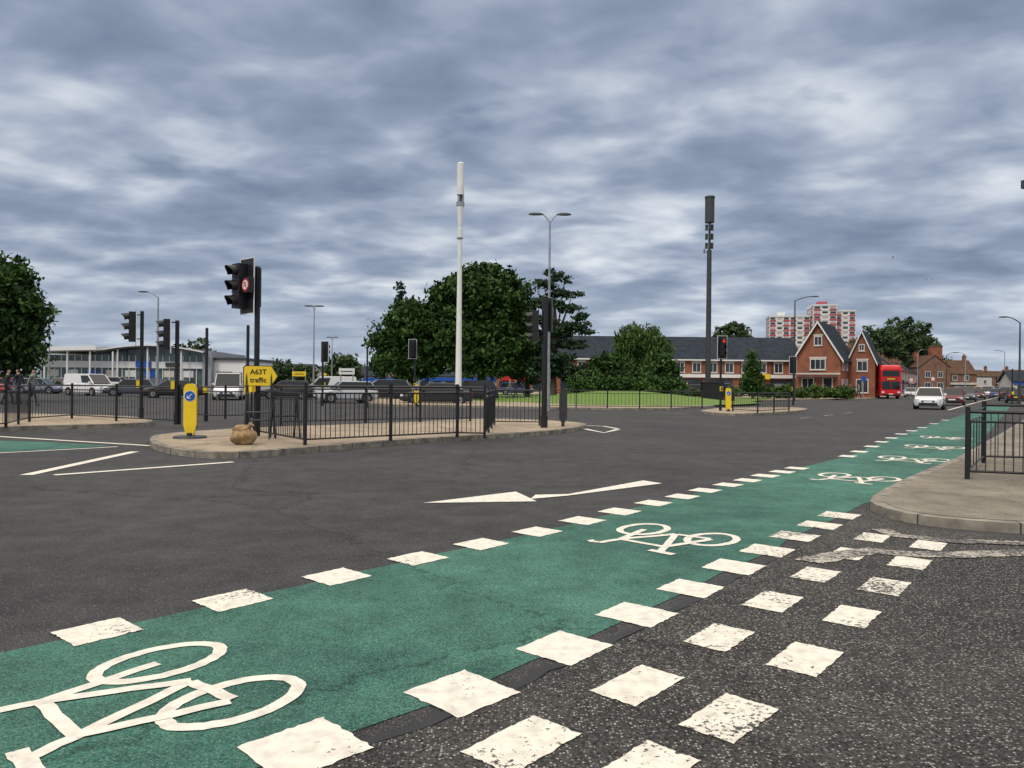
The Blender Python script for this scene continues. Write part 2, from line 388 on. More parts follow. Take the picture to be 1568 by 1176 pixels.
# ---------------- railings ----------------
def railing(pts,Hh=1.08,z0=KZ,sp=.11,bw=.012,post=2.0,k='black'):
    b=B()
    for a,c in zip(pts[:-1],pts[1:]):
        a=Vector((*a,z0));c=Vector((*c,z0));d=c-a;L=d.length;n=max(1,round(L/post))
        for i in range(n+1):
            q=a+d*i/n; b.box(q.x,q.y,z0+Hh/2+.02,.055,.055,Hh+.04,k,math.atan2(d.y,d.x))
        for z,w in ((Hh-.03,.035),(Hh-.17,.022),(.12,.026)): b.bar(a+Vector((0,0,z)),c+Vector((0,0,z)),w,k)
        nb=max(2,int(L/sp))
        for i in range(1,nb):
            q=a+d*i/nb; b.bar(q+Vector((0,0,.12)),q+Vector((0,0,Hh-.17)),bw,k)
    return b.build('pedestrian_railing')
Z=KZ
railing([P(396,668,Z),P(467,682,Z),P(598,675,Z),P(700,670,Z),P(742,671,Z)],1.22)
railing([P(742,671,Z),P(757,651,Z),P(826,652,Z)],1.12)
railing([P(430,652,Z),P(560,648,Z),P(720,645,Z)],1.1,sp=.14)
railing([P(-60,662,Z),P(9,655,Z),P(45,646,Z),P(110,641,Z),P(178,645,Z),P(275,650,Z)],1.12,sp=.14)
railing([P(300,640,Z),P(345,642,Z),P(385,640,Z)],1.1,sp=.14)
railing([P(835,624,Z),P(930,625.5,Z),P(1075,626,Z)],1.0,sp=.2,bw=.014)
railing([P(1122,630,Z),P(1160,633,Z),P(1208,630,Z)],1.0,sp=.2,bw=.014)
railing([P(1481,734,.1),P(1640,741,.1)],1.0,.1,post=1.6)
railing([P(1481,734,.1),P(1506,709,.1)],1.0,.1,sp=.45); railing([P(1506,709,.1),P(1640,713,.1)],1.05,.1)
railing([(29.9,42),(47,68),(68,100)],1.0,.1,sp=.4,bw=.014,post=3)

# ---------------- street furniture ----------------
def visor(b,c,r,L,k,tilt=.12):
    n=12; vs=[];fs=[]
    for j,(y,dz) in enumerate(((0,0),(-L,-.0))):
        for i in range(n+1):
            t=math.radians(-35)+math.radians(250)*i/n
            yy=y*(1 if j==0 else (.55+.45*max(0,math.sin(t))))
            vs.append((c[0]+r*math.cos(t),c[1]+yy,c[2]+r*math.sin(t)-(.03 if j else 0)))
    for i in range(n): fs.append((i,i+1,i+n+2,i+n+1))
    b.add(vs,fs,k,True)
    vs2=[(c[0]+(x-c[0])*.93,y,c[2]+(z-c[2])*.93) for x,y,z in vs]; b.add(vs2,[f[::-1] for f in fs],k,True)
def signal_head(b,x,y,z,s=1.,board=True,lit=None,border='wht'):
    if board:
        b.box(x,y+.03,z,.50*s,.02,1.22*s,'black')
        e=.02
        for sx in (-1,1): b.box(x+sx*(.25*s+e/2),y+.03,z,e,.024,1.22*s+2*e,border)
        for sz in (-1,1): b.box(x,y+.03,z+sz*(.61*s+e/2),.50*s,.024,e,border)
    for i in (-1,0,1):
        cz=z-i*.335*s
        b.box(x,y-.09*s,cz,.30*s,.20*s,.325*s,'black')
        lm='lens'
        if lit=='red' and i==-1: lm='lensr'
        b.cyl((x,y-.19*s,cz),(x,y-.205*s,cz),.105*s,.105*s,lm,20)
        visor(b,(x,y-.19*s,cz),.125*s,.24*s,'black')
def traffic_light(x,y,Ht,zhead,th,s=1.,z0=KZ,off=0,lit=None,pole='black',r=.057,second=None,box=True,board=True):
    b=B()
    b.cyl((0,0,0),(0,0,Ht),r,r,pole,14); b.cyl((0,0,Ht),(0,0,Ht+.03),r*1.15,r*.8,pole,14)
    b.cyl((0,0,0),(0,0,.35),r*1.25,r*1.25,pole,14)
    signal_head(b,off,-.2,zhead,s,board,lit)
    for dz in (-.4,.4): b.bar((0,0,zhead+dz*s),(off,-.16,zhead+dz*s),.025,'black')
    if second is not None:
        t=B(); signal_head(t,0,-.2,second[1],s*.9,False)
        R=Matrix.Rotation(second[0],3,'Z'); o=len(b.v)
        for q in t.v: b.v.append(tuple(R@Vector(q)))
        for f,mi,sm in zip(t.f,t.mi,t.sm): b.f.append([a+o for a in f]); b.mi.append(b.m(t.ms[mi])); b.sm.append(sm)
    if box:
        b.box(.0,-.11,1.15,.13,.10,.24,'yel'); b.box(0,-.165,1.15,.09,.012,.17,'dgrey')
    return b.build('traffic_light',(x,y,z0),th)
x,y=P(392,668,Z)
b=B(); b.cyl((0,0,0),(0,0,3.92),.062,.062,'black',16); b.cyl((0,0,0),(0,0,.5),.08,.08,'black',16)
b.cyl((0,0,3.92),(0,0,3.96),.075,.05,'black',16)
b.box(-.22,-.13,3.50,.56,.02,1.27,'black')
for sx in (-1,1): b.box(-.22+sx*.29,-.13,3.5,.02,.024,1.31,'wht')
for sz in (-1,1): b.box(-.22,-.13,3.5+sz*.645,.56,.024,.02,'wht')
signal_head(b,-.36,-.16,3.50,1.04,board=False)
for z in (3.05,3.9): b.bar((-.3,-.12,z),(0,0,z),.03,'black')
b.box(-.04,-.22,3.5,.30,.13,.36,'black')
b.cyl((-.04,-.286,3.5),(-.04,-.292,3.5),.145,.145,'red',28); b.cyl((-.04,-.292,3.5),(-.04,-.296,3.5),.108,.108,'wht',28)
for i in range(8):
    t0=math.pi*i/8;t1=math.pi*(i+1)/8
    b.bar((-.04+.04*math.cos(t0),-.30,3.52+.04*math.sin(t0)),(-.04+.04*math.cos(t1),-.30,3.52+.04*math.sin(t1)),.014,'black')
b.bar((0,-.30,3.52),(0,-.30,3.44),.014,'black'); b.bar((-.08,-.30,3.52),(-.08,-.30,3.46),.014,'black')
b.bar((-.12,-.306,3.58),(.04,-.306,3.42),.014,'red')
b.box(0.13,-.02,3.45,.05,.05,.9,'black'); b.box(0,-.11,1.15,.13,.10,.24,'yel')
b.build('traffic_light',(x,y,KZ),math.radians(-40),bevel=.004)
traffic_light(*P(216,641,Z),3.55,3.05,math.radians(-62),1.0,off=-.14)
traffic_light(*P(270,650,Z),3.0,2.62,math.radians(-65),.88,off=-.1)
traffic_light(*PU(635,46),3.8,3.35,math.radians(10),.95,off=-.15)
traffic_light(*PU(494,40),3.2,2.9,math.radians(160),.9)
traffic_light(*P(833,655,Z),3.85,3.35,math.radians(165),1.0,r=.085,second=(math.radians(100),3.0),board=False)
traffic_light(*P(1103,629,Z),3.6,3.3,math.radians(5),.95,lit='red')
traffic_light(*PU(1215,52),3.2,2.8,math.radians(175),.95)
b=B(); b.cyl((0,0,0),(0,0,4.2),.06,.05,'dgrey',14); b.bar((0,0,3.62),(-.12,0,3.62),.03,'dgrey'); b.box(-.19,-.02,3.55,.10,.2,.09,'dgrey',rz=.3); b.cyl((-.17,-.1,3.51),(-.17,-.1,3.43),.05,.035,'black',14)
b.build('cctv_camera',(5.84,8.2,.1))
for u,D,h in ((316,26,3.2),(379,24.5,3.2),(562,42,3.4),(1550,60,3.)):
    b=B(); b.cyl((0,0,0),(0,0,h),.05,.05,'black'); b.cyl((0,0,h),(0,0,h+.04),.06,.03,'black'); b.cyl((0,0,0),(0,0,.3),.07,.07,'black'); b.box(0,-.09,1.1,.12,.1,.22,'yel')
    b.build('signal_post',(*PU(u,D),.0))
b=B(); b.cyl((0,0,0),(0,0,.3),.05,.05,'black')
poly=[(-.12,.25),(0,.02),(.12,.25),(.12,1.0),(.09,1.06),(-.09,1.06),(-.12,1.0)]
b.loft([[(px,-.06,pz) for px,pz in poly],[(px,.06,pz) for px,pz in poly]],'dgrey')
b.build('keep_left_bollard',(*P(862,653,Z),KZ),0,bevel=.01)

def bollard(x,y,th=0,s=1.,z0=KZ,ped=False):
    b=B()
    prof=[(-.13,.30),(-.06,.0),(.06,0),(.13,.30),(.13,1.08),(.10,1.16),(.04,1.19),(-.04,1.19),(-.10,1.16),(-.13,1.08)]
    prof=[(a*s,c*s) for a,c in prof]
    b.loft([[(px,-.065,pz) for px,pz in prof],[(px,.065,pz) for px,pz in prof]],'yel')
    b.cyl((0,0,0),(0,0,.12*s),.10*s,.085*s,'black',14)
    b.box(.0,.078,.66*s,.275*s,.02,.9*s,'dgrey')
    cz=.92*s
    b.cyl((0,-.067,cz),(0,-.071,cz),.118*s,.118*s,'wht',28); b.cyl((0,-.0715,cz),(0,-.075,cz),.108*s,.108*s,'blue',28)
    b.bar((.05*s,-.08,cz+.05*s),(-.045*s,-.08,cz-.045*s),.018,'wht')
    b.bar((-.05*s,-.081,cz-.05*s),(.015*s,-.081,cz-.05*s),.018,'wht'); b.bar((-.05*s,-.082,cz-.05*s),(-.05*s,-.082,cz+.015*s),.018,'wht')
    if ped: b.cyl((0,0,-.004),(0,0,.05),.36,.34,'dgrey',24)
    return b.build('keep_left_bollard',(x,y,z0),th,bevel=.008)
bollard(*P(291,671,Z),math.radians(12),1.02,ped=True)
bollard(*P(1115,630,Z),0,1.0); bollard(*PU(638,44),0,1.0)

x,y=P(397,672,Z)
b=B()
bp=[(-.36,.0),(-.36,.42),(-.32,.46),(.26,.46),(.40,.23),(.26,0),(-.32,-.0)]
b.loft([[(px,-.012,1.17+pz) for px,pz in bp],[(px,.012,1.17+pz) for px,pz in bp]],'black')
b.loft([[(px*.94,-.017,1.185+pz*.935) for px,pz in bp],[(px*.94,-.013,1.185+pz*.935) for px,pz in bp]],'yel')
for sx in (-.28,.25):
    b.bar((sx,.02,1.6),(sx,-.22,0),.028,'dgrey'); b.bar((sx,.03,1.3),(sx,.5,0),.028,'dgrey')
b.bar((-.28,-.12,.6),(.25,-.12,.6),.025,'dgrey'); b.bar((-.28,.35,.4),(.25,.35,.4),.025,'dgrey')
so=b.build('diversion_sign',(x,y,KZ),math.radians(8),bevel=.003)
def text(par,s,loc,size,name='lettering',rot=(math.pi/2,0,0),k='black'):
    cu=bpy.data.curves.new(name,'FONT'); cu.body=s; cu.size=size; cu.align_x='CENTER'; cu.extrude=.002; cu.offset=.002
    o=bpy.data.objects.new(name,cu); S.collection.objects.link(o); o.parent=par; o.location=loc; o.rotation_euler=rot; cu.materials.append(M[k]); return o
text(so,'A63T',(-.03,-.022,1.44),.155); text(so,'traffic',(-.03,-.022,1.26),.155)
b=B()
for dx in (0,.55):
    b.bar((dx,0,.95),(dx-.02,-.25,0),.03,'black'); b.bar((dx,0,.95),(dx+.02,.25,0),.03,'black')
for z in (.93,.5): b.bar((0,-(.95-z)*.26,z),(.55,-(.95-z)*.26,z),.028,'black')
b.build('sign_trestle',(*P(418,671,Z),KZ),math.radians(35))
def blob(b,c,r,k,seed=0,n=16):
    vs=[];fs=[]
    for i in range(n+1):
        ph=math.pi*i/n
        for j in range(n*2):
            t=math.pi*j/n; q=1+.06*math.sin(3*t+ph*4+seed)+.05*math.sin(5*ph+seed*2+t)+.03*math.sin(9*t+seed)
            x=math.copysign(abs(math.sin(ph)*math.cos(t))**.8,math.cos(t)); yy=math.copysign(abs(math.sin(ph)*math.sin(t))**.8,math.sin(t)); zz=math.cos(ph)
            vs.append((c[0]+r[0]*x*q,c[1]+r[1]*yy*q,max(0.003,c[2]+r[2]*zz*q)))
    m=n*2
    for i in range(n):
        for j in range(m): fs.append((i*m+j,(i+1)*m+j,(i+1)*m+(j+1)%m,i*m+(j+1)%m))
    b.add(vs,fs,k,True)
b=B(); blob(b,(0,0,.16),(.25,.2,.17),'jute',1); blob(b,(-.05,.02,.31),(.17,.14,.09),'jute',4)
b.cyl((.09,-.02,.33),(.17,-.03,.42),.035,.06,'jute',8); b.build('sandbag',(*P(373,681,Z),KZ))

# ---------------- lamps & masts ----------------
def lamp(u,D,top,arms,k='galv',r=.09,name='street_lamp',z0=0.):
    b=B(); b.cyl((0,0,0),(0,0,top*.22),r*1.35,r*1.25,k,14); b.cyl((0,0,top*.22),(0,0,top-.25),r,r*.55,k,14)
    for dx,L in arms:
        prev=None
        for i in range(9):
            t=i/8; q=(dx*L*t,0,top-.3+.45*math.sin(t*math.pi*.5))
            if prev: b.cyl(prev,q,r*.45,r*.4,k,8)
            prev=q
        e=prev
        pr=[(0,-.10,-.03),(0,.10,-.03),(0,.09,.05),(0,-.09,.05)]
        rings=[]
        for t,s in ((-.1,.5),(.1,1.2),(.45,1.3),(.68,.7)):
            rings.append([(e[0]+dx*t,y*s,e[2]+z*s) for _,y,z in pr])
        b.loft(rings,'dgrey')
    return b.build(name,(*PU(u,D),z0))
lamp(839.5,40,10.3,[(-1,.45),(1,.45)],r=.085)
lamp(241,60,8.3,[(-1,.9)],'galv',.1)
lamp(75,80,7.4,[(-1,.3),(1,.3)]); lamp(480,60,7.3,[(-1,.1),(1,.1)],'galv',.07); lamp(508,95,6.9,[(-1,.1),(1,.1)],'galv',.08)
lamp(1216,75,10.3,[(1,1.7)],'dgrey',.1); lamp(1561,60,7.0,[(-1,1.)],'dgrey',.09); lamp(1478,130,7.5,[(-1,1.2)],'galv',.1)
lamp(1538,170,10.,[(-1,1.6)],'galv',.12); lamp(1405,150,9,[(1,1.2)],'galv',.1); lamp(1449,110,6.5,[(1,.8)],'dgrey',.09)
x,y=PU(702,55); b=B()
zz=lambda v,D=55,h=587.: (h-v)*D/F+1.4
b.cyl((0,0,0),(0,0,zz(368)),.24,.15,'wht',20)
b.cyl((0,0,zz(368)),(0,0,zz(352)),.20,.20,'wht',20); b.cyl((0,0,zz(352)),(0,0,zz(318)),.14,.26,'wht',20)
b.cyl((0,0,zz(318)),(0,0,zz(312)),.3,.3,'galv',20); b.cyl((0,0,zz(312)),(0,0,zz(301)),.14,.14,'dgrey',16)
for i in range(3):
    t=i*2.1; b.box(.2*math.cos(t),.2*math.sin(t),zz(307),.14,.14,.4,'galv',t)
b.cyl((0,0,zz(301)),(0,0,zz(253)),.27,.27,'wht',24); b.cyl((0,0,zz(253)),(0,0,zz(251)),.27,.14,'wht',24); b.cyl((0,0,zz(251)),(0,0,zz(246)),.02,.01,'galv')
b.cyl((0,0,zz(368)),(0,0,zz(366)),.23,.23,'galv',20); b.cyl((0,0,0),(0,0,.9),.34,.34,'wht',20)
b.build('telecom_mast',(x,y,KZ),bevel=0)
x,y=PU(1084,65); b=B(); z2=lambda v: (591-v)*65/F+1.4
b.cyl((0,0,0),(0,0,z2(385)),.24,.20,'dgrey',20); b.cyl((0,0,z2(385)),(0,0,z2(340)),.10,.10,'dgrey',12)
for zc in (378,364,350):
    for i in range(3):
        t=i*2.09+.4; b.box(.27*math.cos(t),.27*math.sin(t),z2(zc),.2,.16,.5,'dgrey',t); b.bar((0,0,z2(zc)),(.3*math.cos(t),.3*math.sin(t),z2(zc)+.3),.03,'dgrey')
b.cyl((0,0,z2(343)),(0,0,z2(306)),.40,.40,'dgrey',20); b.cyl((0,0,z2(306)),(0,0,z2(303)),.43,.43,'dgrey',20)
b.cyl((-.02,0,z2(388)),(-.45,0,z2(388)),.03,.03,'dgrey'); b.cyl((-.45,0,z2(388)-.1),(-.45,0,z2(388)+.25),.05,.05,'dgrey')
b.build('telecom_mast',(x,y,KZ))
b=B(); b.bb(-.9,.9,-.35,.35,0,1.55,'black'); b.bb(-.95,.95,-.4,.4,1.55,1.62,'black'); b.bb(-.01,.01,-.356,-.35,.1,1.5,'dgrey'); b.bb(1.1,1.8,-.3,.3,0,1.2,'dgrey')
b.build('equipment_cabinet',(x+.1,y-1.1,KZ),bevel=.01)

# ---------------- trees ----------------
def tree(name,x,y,blobs,nl,leaf,mk,seed=1,trunk=(0,0,.3,2.),clump=.9,per=40,flat=0.,z0=KZ,limbs=True,droop=0.,inner=.45):
    rng=np.random.default_rng(seed)
    nc=max(4,nl//per); vol=np.array([q[3]*q[4]*q[5] for q in blobs])**.8; vol/=vol.sum()
    bi=rng.choice(len(blobs),nc,p=vol); bl=np.array(blobs)[bi]
    d=rng.normal(size=(nc,3)); d/=np.linalg.norm(d,axis=1)[:,None]
    r=inner+(1.0-inner)*rng.random(nc)**.55; r*=1+.10*rng.normal(size=nc)
    cc=bl[:,:3]+d*bl[:,3:6]*r[:,None]
    cs=clump*(.6+.8*rng.random(nc))
    n=nc*per; ci=np.repeat(np.arange(nc),per)
    off=rng.normal(size=(n,3))*.42*cs[ci][:,None]; off[:,2]*=(.7-flat*.5)
    if droop: off[:,2]-=np.abs(rng.normal(size=n))*droop
    p=cc[ci]+off; p[:,2]=np.maximum(p[:,2],.15)
    a=rng.normal(size=(n,3)); a/=np.linalg.norm(a,axis=1)[:,None]
    t=rng.normal(size=(n,3)); bb=np.cross(a,t); bb/=np.linalg.norm(bb,axis=1)[:,None]
    if droop: a[:,2]*=3; a/=np.linalg.norm(a,axis=1)[:,None]; bb=np.cross(a,t); bb/=np.linalg.norm(bb,axis=1)[:,None]
    s=leaf*(.6+.8*rng.random(n))[:,None]
    w=.5 if not droop else .3
    q=np.stack([p-a*s,p+bb*s*w,p+a*s,p-bb*s*w],1).reshape(-1,3)
    b=B(); tx,ty,tr,th=trunk
    top=max(q_[2] for q_ in blobs)
    segs=5; prev=Vector((tx,ty,-.1)); rp=tr*1.3
    for i in range(1,segs+1):
        k=i/segs; nx=Vector((tx+.25*math.sin(i*2+seed)*k,ty+.2*math.cos(i+seed)*k,top*k)); rn=tr*(1-.75*k)
        b.cyl(prev,nx,rp,rn,'bark',9,False); prev=nx; rp=rn
    if limbs:
        for j,q_ in enumerate(blobs):
            zs=min(th+j*.25,q_[2]*.9); st=Vector((tx,ty,max(.5,zs))); en=Vector(q_[:3]); md=(st+en)/2+Vector((0,0,.3))
            b.cyl(st,md,tr*.5,tr*.33,'bark',7,False); b.cyl(md,en,tr*.33,tr*.12,'bark',7,False)
            for e in range(4):
                dv=Vector(rng.normal(size=3)); dv.normalize(); b.cyl(en,en+Vector((dv.x*q_[3],dv.y*q_[4],abs(dv.z)*q_[5]))*.8,tr*.14,.02,'bark',5,False)
    nv=len(b.v); allv=np.concatenate([np.array([tuple(k) for k in b.v]),q]); 
    li=b.m(mk)
    me=bpy.data.meshes.new(name)
    loops=[i for f in b.f for i in f]; ls=[];k=0
    for f in b.f: ls.append(k);k+=len(f)
    me.vertices.add(len(allv)); me.vertices.foreach_set('co',allv.astype(np.float32).ravel())
    tl=np.concatenate([np.array(loops,dtype=np.int32),np.arange(nv,nv+4*n,dtype=np.int32)])
    me.loops.add(len(tl)); me.loops.foreach_set('vertex_index',tl)
    st=np.concatenate([np.array(ls,dtype=np.int32),k+4*np.arange(n,dtype=np.int32)])
    me.polygons.add(len(st)); me.polygons.foreach_set('loop_start',st)
    for mm in b.ms: me.materials.append(mm)
    me.polygons.foreach_set('material_index',np.concatenate([np.array(b.mi,dtype=np.int32),np.full(n,li,dtype=np.int32)]))
    me.update(calc_edges=True); me.validate()
    o=bpy.data.objects.new(name,me); S.collection.objects.link(o); o.location=(x,y,z0); return o

x,y=PU(738,72)
tree('deciduous_tree',x,y,[(0,0,9.4,3.3,3.2,3.2),(-2.6,0,9.2,2.2,2.6,2.6),(2.2,.3,8.4,2.0,2.4,3.0),(-1,-.8,5.6,3.4,3.2,2.6),(2.3,0,4.9,2.3,2.6,2.4),(-3.2,0,5.6,2.0,2.4,2.2),(0,-1,3.5,3.4,2.5,1.5),(.6,.2,10.9,1.9,1.8,1.6),(-4.2,0,9.4,1.2,1.2,1.3)],36000,.25,'leafA',3,(0,0,.45,2.5),.85,inner=.5)
x,y=PU(628,73)
tree('deciduous_tree',x,y,[(0.2,0,6.6,2.2,2.6,2.4),(-2.1,0,4.8,1.9,2.2,1.9),(1.9,.3,6.6,1.7,2.2,2.2),(-1,-.5,3.2,2.7,2.2,1.5),(1.8,0,3.8,2.2,2.2,2.0),(-1.2,0,7.2,1.1,1.3,1.3)],22000,.25,'leafA',5,(0,0,.35,2.),.8,inner=.5)
x,y=PU(612,80)
tree('conifer_tree',x,y,[(0,0,5,1.5,1.6,3.2),(0,0,8.2,.8,.9,1.8),(0,0,10.6,.35,.4,1.5),(0.8,0,9.4,.35,.4,.8)],6000,.2,'leafB',6,(0,0,.2,2.),.5,per=25)
x,y=PU(848,70)
tree('pine_tree',x,y,[(-.1,0,11.6,.7,.7,.5),(.9,0,11.0,.8,.8,.35),(-1.0,0,10.6,.9,.9,.4),(0.1,0,10.0,1.1,1.0,.45),(1.6,0,9.6,1.0,1.0,.35),(-.8,0,8.9,1.5,1.3,.45),(1.2,0,8.4,1.3,1.2,.4),(2.5,0,7.6,.8,.9,.28),(-1.2,0,7.2,1.5,1.4,.5),(1.8,0,6.7,1.4,1.3,.4),(3.0,0,6.2,.7,.8,.22),(.2,0,6.2,1.6,1.5,.55),(-1.4,0,5.0,1.6,1.5,.6),(1.4,0,5.0,1.4,1.3,.45),(0,0,3.6,2.0,1.7,.8),(1.2,0,2.6,1.4,1.4,.9),(-1.2,0,2.6,1.4,1.4,1.0)],13000,.19,'leafB',8,(0,0,.26,3.),.5,per=30,flat=.7)
x,y=PU(808,77)
tree('pine_tree',x,y,[(.4,0,9.3,.9,1.3,.9),(-.6,0,7.6,1.3,1.5,1.2),(0.4,0,5.5,1.6,1.8,1.4),(-.2,0,10.9,.35,.4,.8),(0,0,3,1.8,1.8,1.6)],7000,.22,'leafB',9,(0,0,.25,3.),.6,per=30)
x,y=PU(980,74)
tree('willow_tree',x,y,[(0,0,5.9,1.5,1.8,1.3),(-1.5,0,5.6,1.0,1.4,1.3),(1.7,0,5.0,1.1,1.4,1.4),(0,0,3.2,2.6,2,1.8),(-.7,0,7.2,.7,.9,.5),(1.2,0,6.7,.6,.7,.6)],12000,.26,'leafC',11,(0,0,.25,2.),.55,droop=.7)
tree('shrub',*PU(922,68),[(0,0,2.0,1.7,1.8,1.7),(-1.3,0,1.3,1.3,1.5,1.2),(1.2,0,1.9,1.4,1.6,1.7),(.4,0,3.3,1.0,1.2,.8)],11000,.2,'leafA',12,(0,0,.12,.6),.5)
tree('shrub',*PU(1000,68),[(0,0,1.6,1.8,1.8,1.4),(-1.6,0,1.5,1.4,1.5,1.4),(1.0,0,2.2,1.2,1.6,1.7)],9000,.2,'leafA',13,(0,0,.12,.6),.5)
tree('hedge',*PU(960,64),[(k,0,.9,1.0,.8,.6) for k in (-4,-3,-2,-1,0,1,2,3,4)],8000,.16,'leafA',14,(0,0,.06,.4),.5,z0=.5,limbs=False)
tree('conifer_tree',*PU(1152,80),[(0,0,1.6,1.15,1.1,1.5),(0,0,3.0,.8,.8,1.2),(0,0,4.2,.35,.35,.7)],5000,.18,'leafA',15,(0,0,.1,.6),.45)
tree('deciduous_tree',*PU(1120,150),[(0,0,11,3.2,3,2.6),(-2,0,9,3,3,3),(2.4,0,9.5,2.4,3,3),(.6,0,13,1.6,1.6,1.2)],7000,.4,'leafD',16,(0,0,.3,3.),1.,z0=0)
x,y=PU(-12,45)
tree('deciduous_tree',x,y,[(0,0,6.7,2.2,2.2,2.2),(.9,0,5.2,2.1,2.,1.9),(.3,0,4,2.4,2.2,1.7),(1.2,0,2.9,1.5,1.6,1.2),(-1.5,0,5,2.4,2,2.6)],24000,.18,'leafA',17,(-.4,0,.28,2.),.7,z0=0)
for u,D,hh,w,sd in ((1343,215,19,6.,20),(1385,225,22.5,7.5,21),(1404,240,18,6.5,22),(1362,230,20,6.5,25)):
    tree('deciduous_tree',*PU(u,D),[(0,0,hh*.75,w,w,hh*.24),(-w*.6,0,hh*.55,w*.7,w,hh*.25),(w*.6,0,hh*.5,w*.8,w,hh*.25)],9000,.5,'leafD',sd,(0,0,.4,3.),1.4,z0=0)
for u,D,hh,w,sd in ((302,130,8.6,3,30),(527,100,5.2,2.0,31),(427,120,4.9,1.7,32),(395,135,4.6,2,33),(465,160,5.0,2.5,34),(345,125,5.4,2,36)):
    tree('deciduous_tree',*PU(u,D),[(0,0,hh*.68,w,w,hh*.3),(-w*.5,0,hh*.5,w*.7,w,hh*.3),(w*.5,0,hh*.45,w*.7,w,hh*.3)],3500,.32,'leafD',sd,(0,0,.2,2.),.8,z0=0)
bl=[];r0=random.Random(5)
for i in range(150):
    a=-.75+1.6*i/150; D=r0.uniform(330,480); h=r0.uniform(4,9); bl.append((a*D,D,h*.4,r0.uniform(6,12),5,h*.55))
tree('distant_trees',0,0,bl,26000,1.3,'leafD',40,(0,400,.3,2.),3.,z0=0,limbs=False)
tree('hedge',*PU(1235,83),[(k*1.1,0,.65,.9,.7,.65+.15*math.sin(k*2)) for k in range(-4,5)],8000,.16,'leafC',41,(0,0,.06,.3),.4,limbs=False)
tree('hedge',*PU(1085,86),[(k*1.1,0,.5,.9,.7,.5) for k in range(-3,4)],4000,.16,'leafC',42,(0,0,.06,.3),.4,limbs=False)
tree('hedge',-60,77,[(k*1.5,0,.5,1.1,.7,.5) for k in range(-9,10)],7000,.18,'leafD',43,(0,0,.06,.3),.4,limbs=False,z0=0)

# ---------------- buildings ----------------
def gable(b,x0,x1,y0,y1,e,r,axis,wk,rk,ov=.35,barge=None):
    b.bb(x0,x1,y0,y1,-.05,e,wk)
    if axis=='x':
        ym=(y0+y1)/2
        for x in (x0,x1): b.tri3([(x,y0,e),(x,y1,e),(x,ym,r)],wk)
        sl=(r-e)/(ym-y0)
        A=[(x0-ov,y0-ov,e-ov*sl),(x1+ov,y0-ov,e-ov*sl),(x1+ov,ym,r),(x0-ov,ym,r)]
        C=[(x0-ov,y1+ov,e-ov*sl),(x1+ov,y1+ov,e-ov*sl),(x1+ov,ym,r),(x0-ov,ym,r)]
    else:
        xm=(x0+x1)/2
        for y in (y0,y1): b.tri3([(x0,y,e),(x1,y,e),(xm,y,r)],wk)
        sl=(r-e)/(xm-x0)
        A=[(x0-ov,y0-ov,e-ov*sl),(x0-ov,y1+ov,e-ov*sl),(xm,y1+ov,r),(xm,y0-ov,r)]
        C=[(x1+ov,y0-ov,e-ov*sl),(x1+ov,y1+ov,e-ov*sl),(xm,y1+ov,r),(xm,y0-ov,r)]
        if barge:
            for Q in (A,C):
                p0=Vector(Q[0])-Vector((0,.05,-.02));p1=Vector(Q[3])-Vector((0,.05,-.02)); p0.z+=.1;p1.z+=.1
                b.loft([[p0+Vector((0,dy,dz)) for dy,dz in ((-.03,-.28),(.03,-.28),(.03,.06),(-.03,.06))],[p1+Vector((0,dy,dz)) for dy,dz in ((-.03,-.28),(.03,-.28),(.03,.06),(-.03,.06))]],barge)
    for Q in (A,C):
        T=[(p[0],p[1],p[2]+.18) for p in Q]; b.loft([[Vector(p)+Vector((0,0,.03)) for p in Q],T],rk)
def win(b,x,y,z,w,h,side='f',fr='wht',gl='glass',bars=1,lintel=None):
    def q(dx,dd,dz,sx,sd,sz,k):
        if side=='f': b.box(x+dx,y-dd,z+dz,sx,sd,sz,k)
        elif side=='r': b.box(x+dd,y+dx,z+dz,sd,sx,sz,k)
        else: b.box(x-dd,y+dx,z+dz,sd,sx,sz,k)
    q(0,.01,0,w,.03,h,gl)
    for s in (-1,1): q(s*(w/2),.03,0,.09,.07,h+.09,fr); q(0,.03,s*(h/2),w-.1,.065,.09,fr)
    for i in range(bars): q((i+1)*w/(bars+1)-w/2,.028,0,.05,.05,h-.1,fr)
    q(0,.06,-h/2-.1,w+.25,.14,.07,'cream')
    if lintel: q(0,.012,h/2+.2,w+.3,.03,.22,lintel)
def chimney(b,x,y,z,h,k='brick',w=.9,d=.6,pots=3):
    b.box(x,y,z+h/2,w,d,h,k); b.box(x,y,z+h+.06,w+.14,d+.14,.12,k)
    for i in range(pots): px=x+(i-(pots-1)/2)*.26; b.cyl((px,y,z+h+.12),(px,y,z+h+.5),.10,.085,'tile',10)
x0=PU(850,102)[0]; x1=PU(1228,102)[0]
b=B(); gable(b,x0,x1,102,112,5.0,8.2,'x','brick','slate')
for i in range(15):
    xx=x0+1.4+i*(x1-x0-2.4)/14; win(b,xx,102,3.9,1.1,1.25,lintel='cream')
b.bb(x0+.1,x1-.1,101.72,101.99,2.55,3.0,'wht'); b.bb(x0,x1,101.55,101.64,4.82,5.0,'wht')
for i in range(8):
    xx=x0+2.2+i*(x1-x0-3.4)/7.4; win(b,xx,102,1.35,2.9,1.9,fr='dgrey',bars=2); 
for i in range(1,8): b.cyl((x0+i*4.2,101.9,0),(x0+i*4.2,101.9,4.9),.05,.05,'black',8)
b.bb(x0+12,x0+16,101.3,101.7,2.5,3.1,'blue'); b.bb(x1-6,x1-4.5,101.5,101.7,2.4,3.1,'yel')
chimney(b,x0+12,107,7.6,1.3); 
b.build('brick_shops')
cx,cy=PU(1252,96)
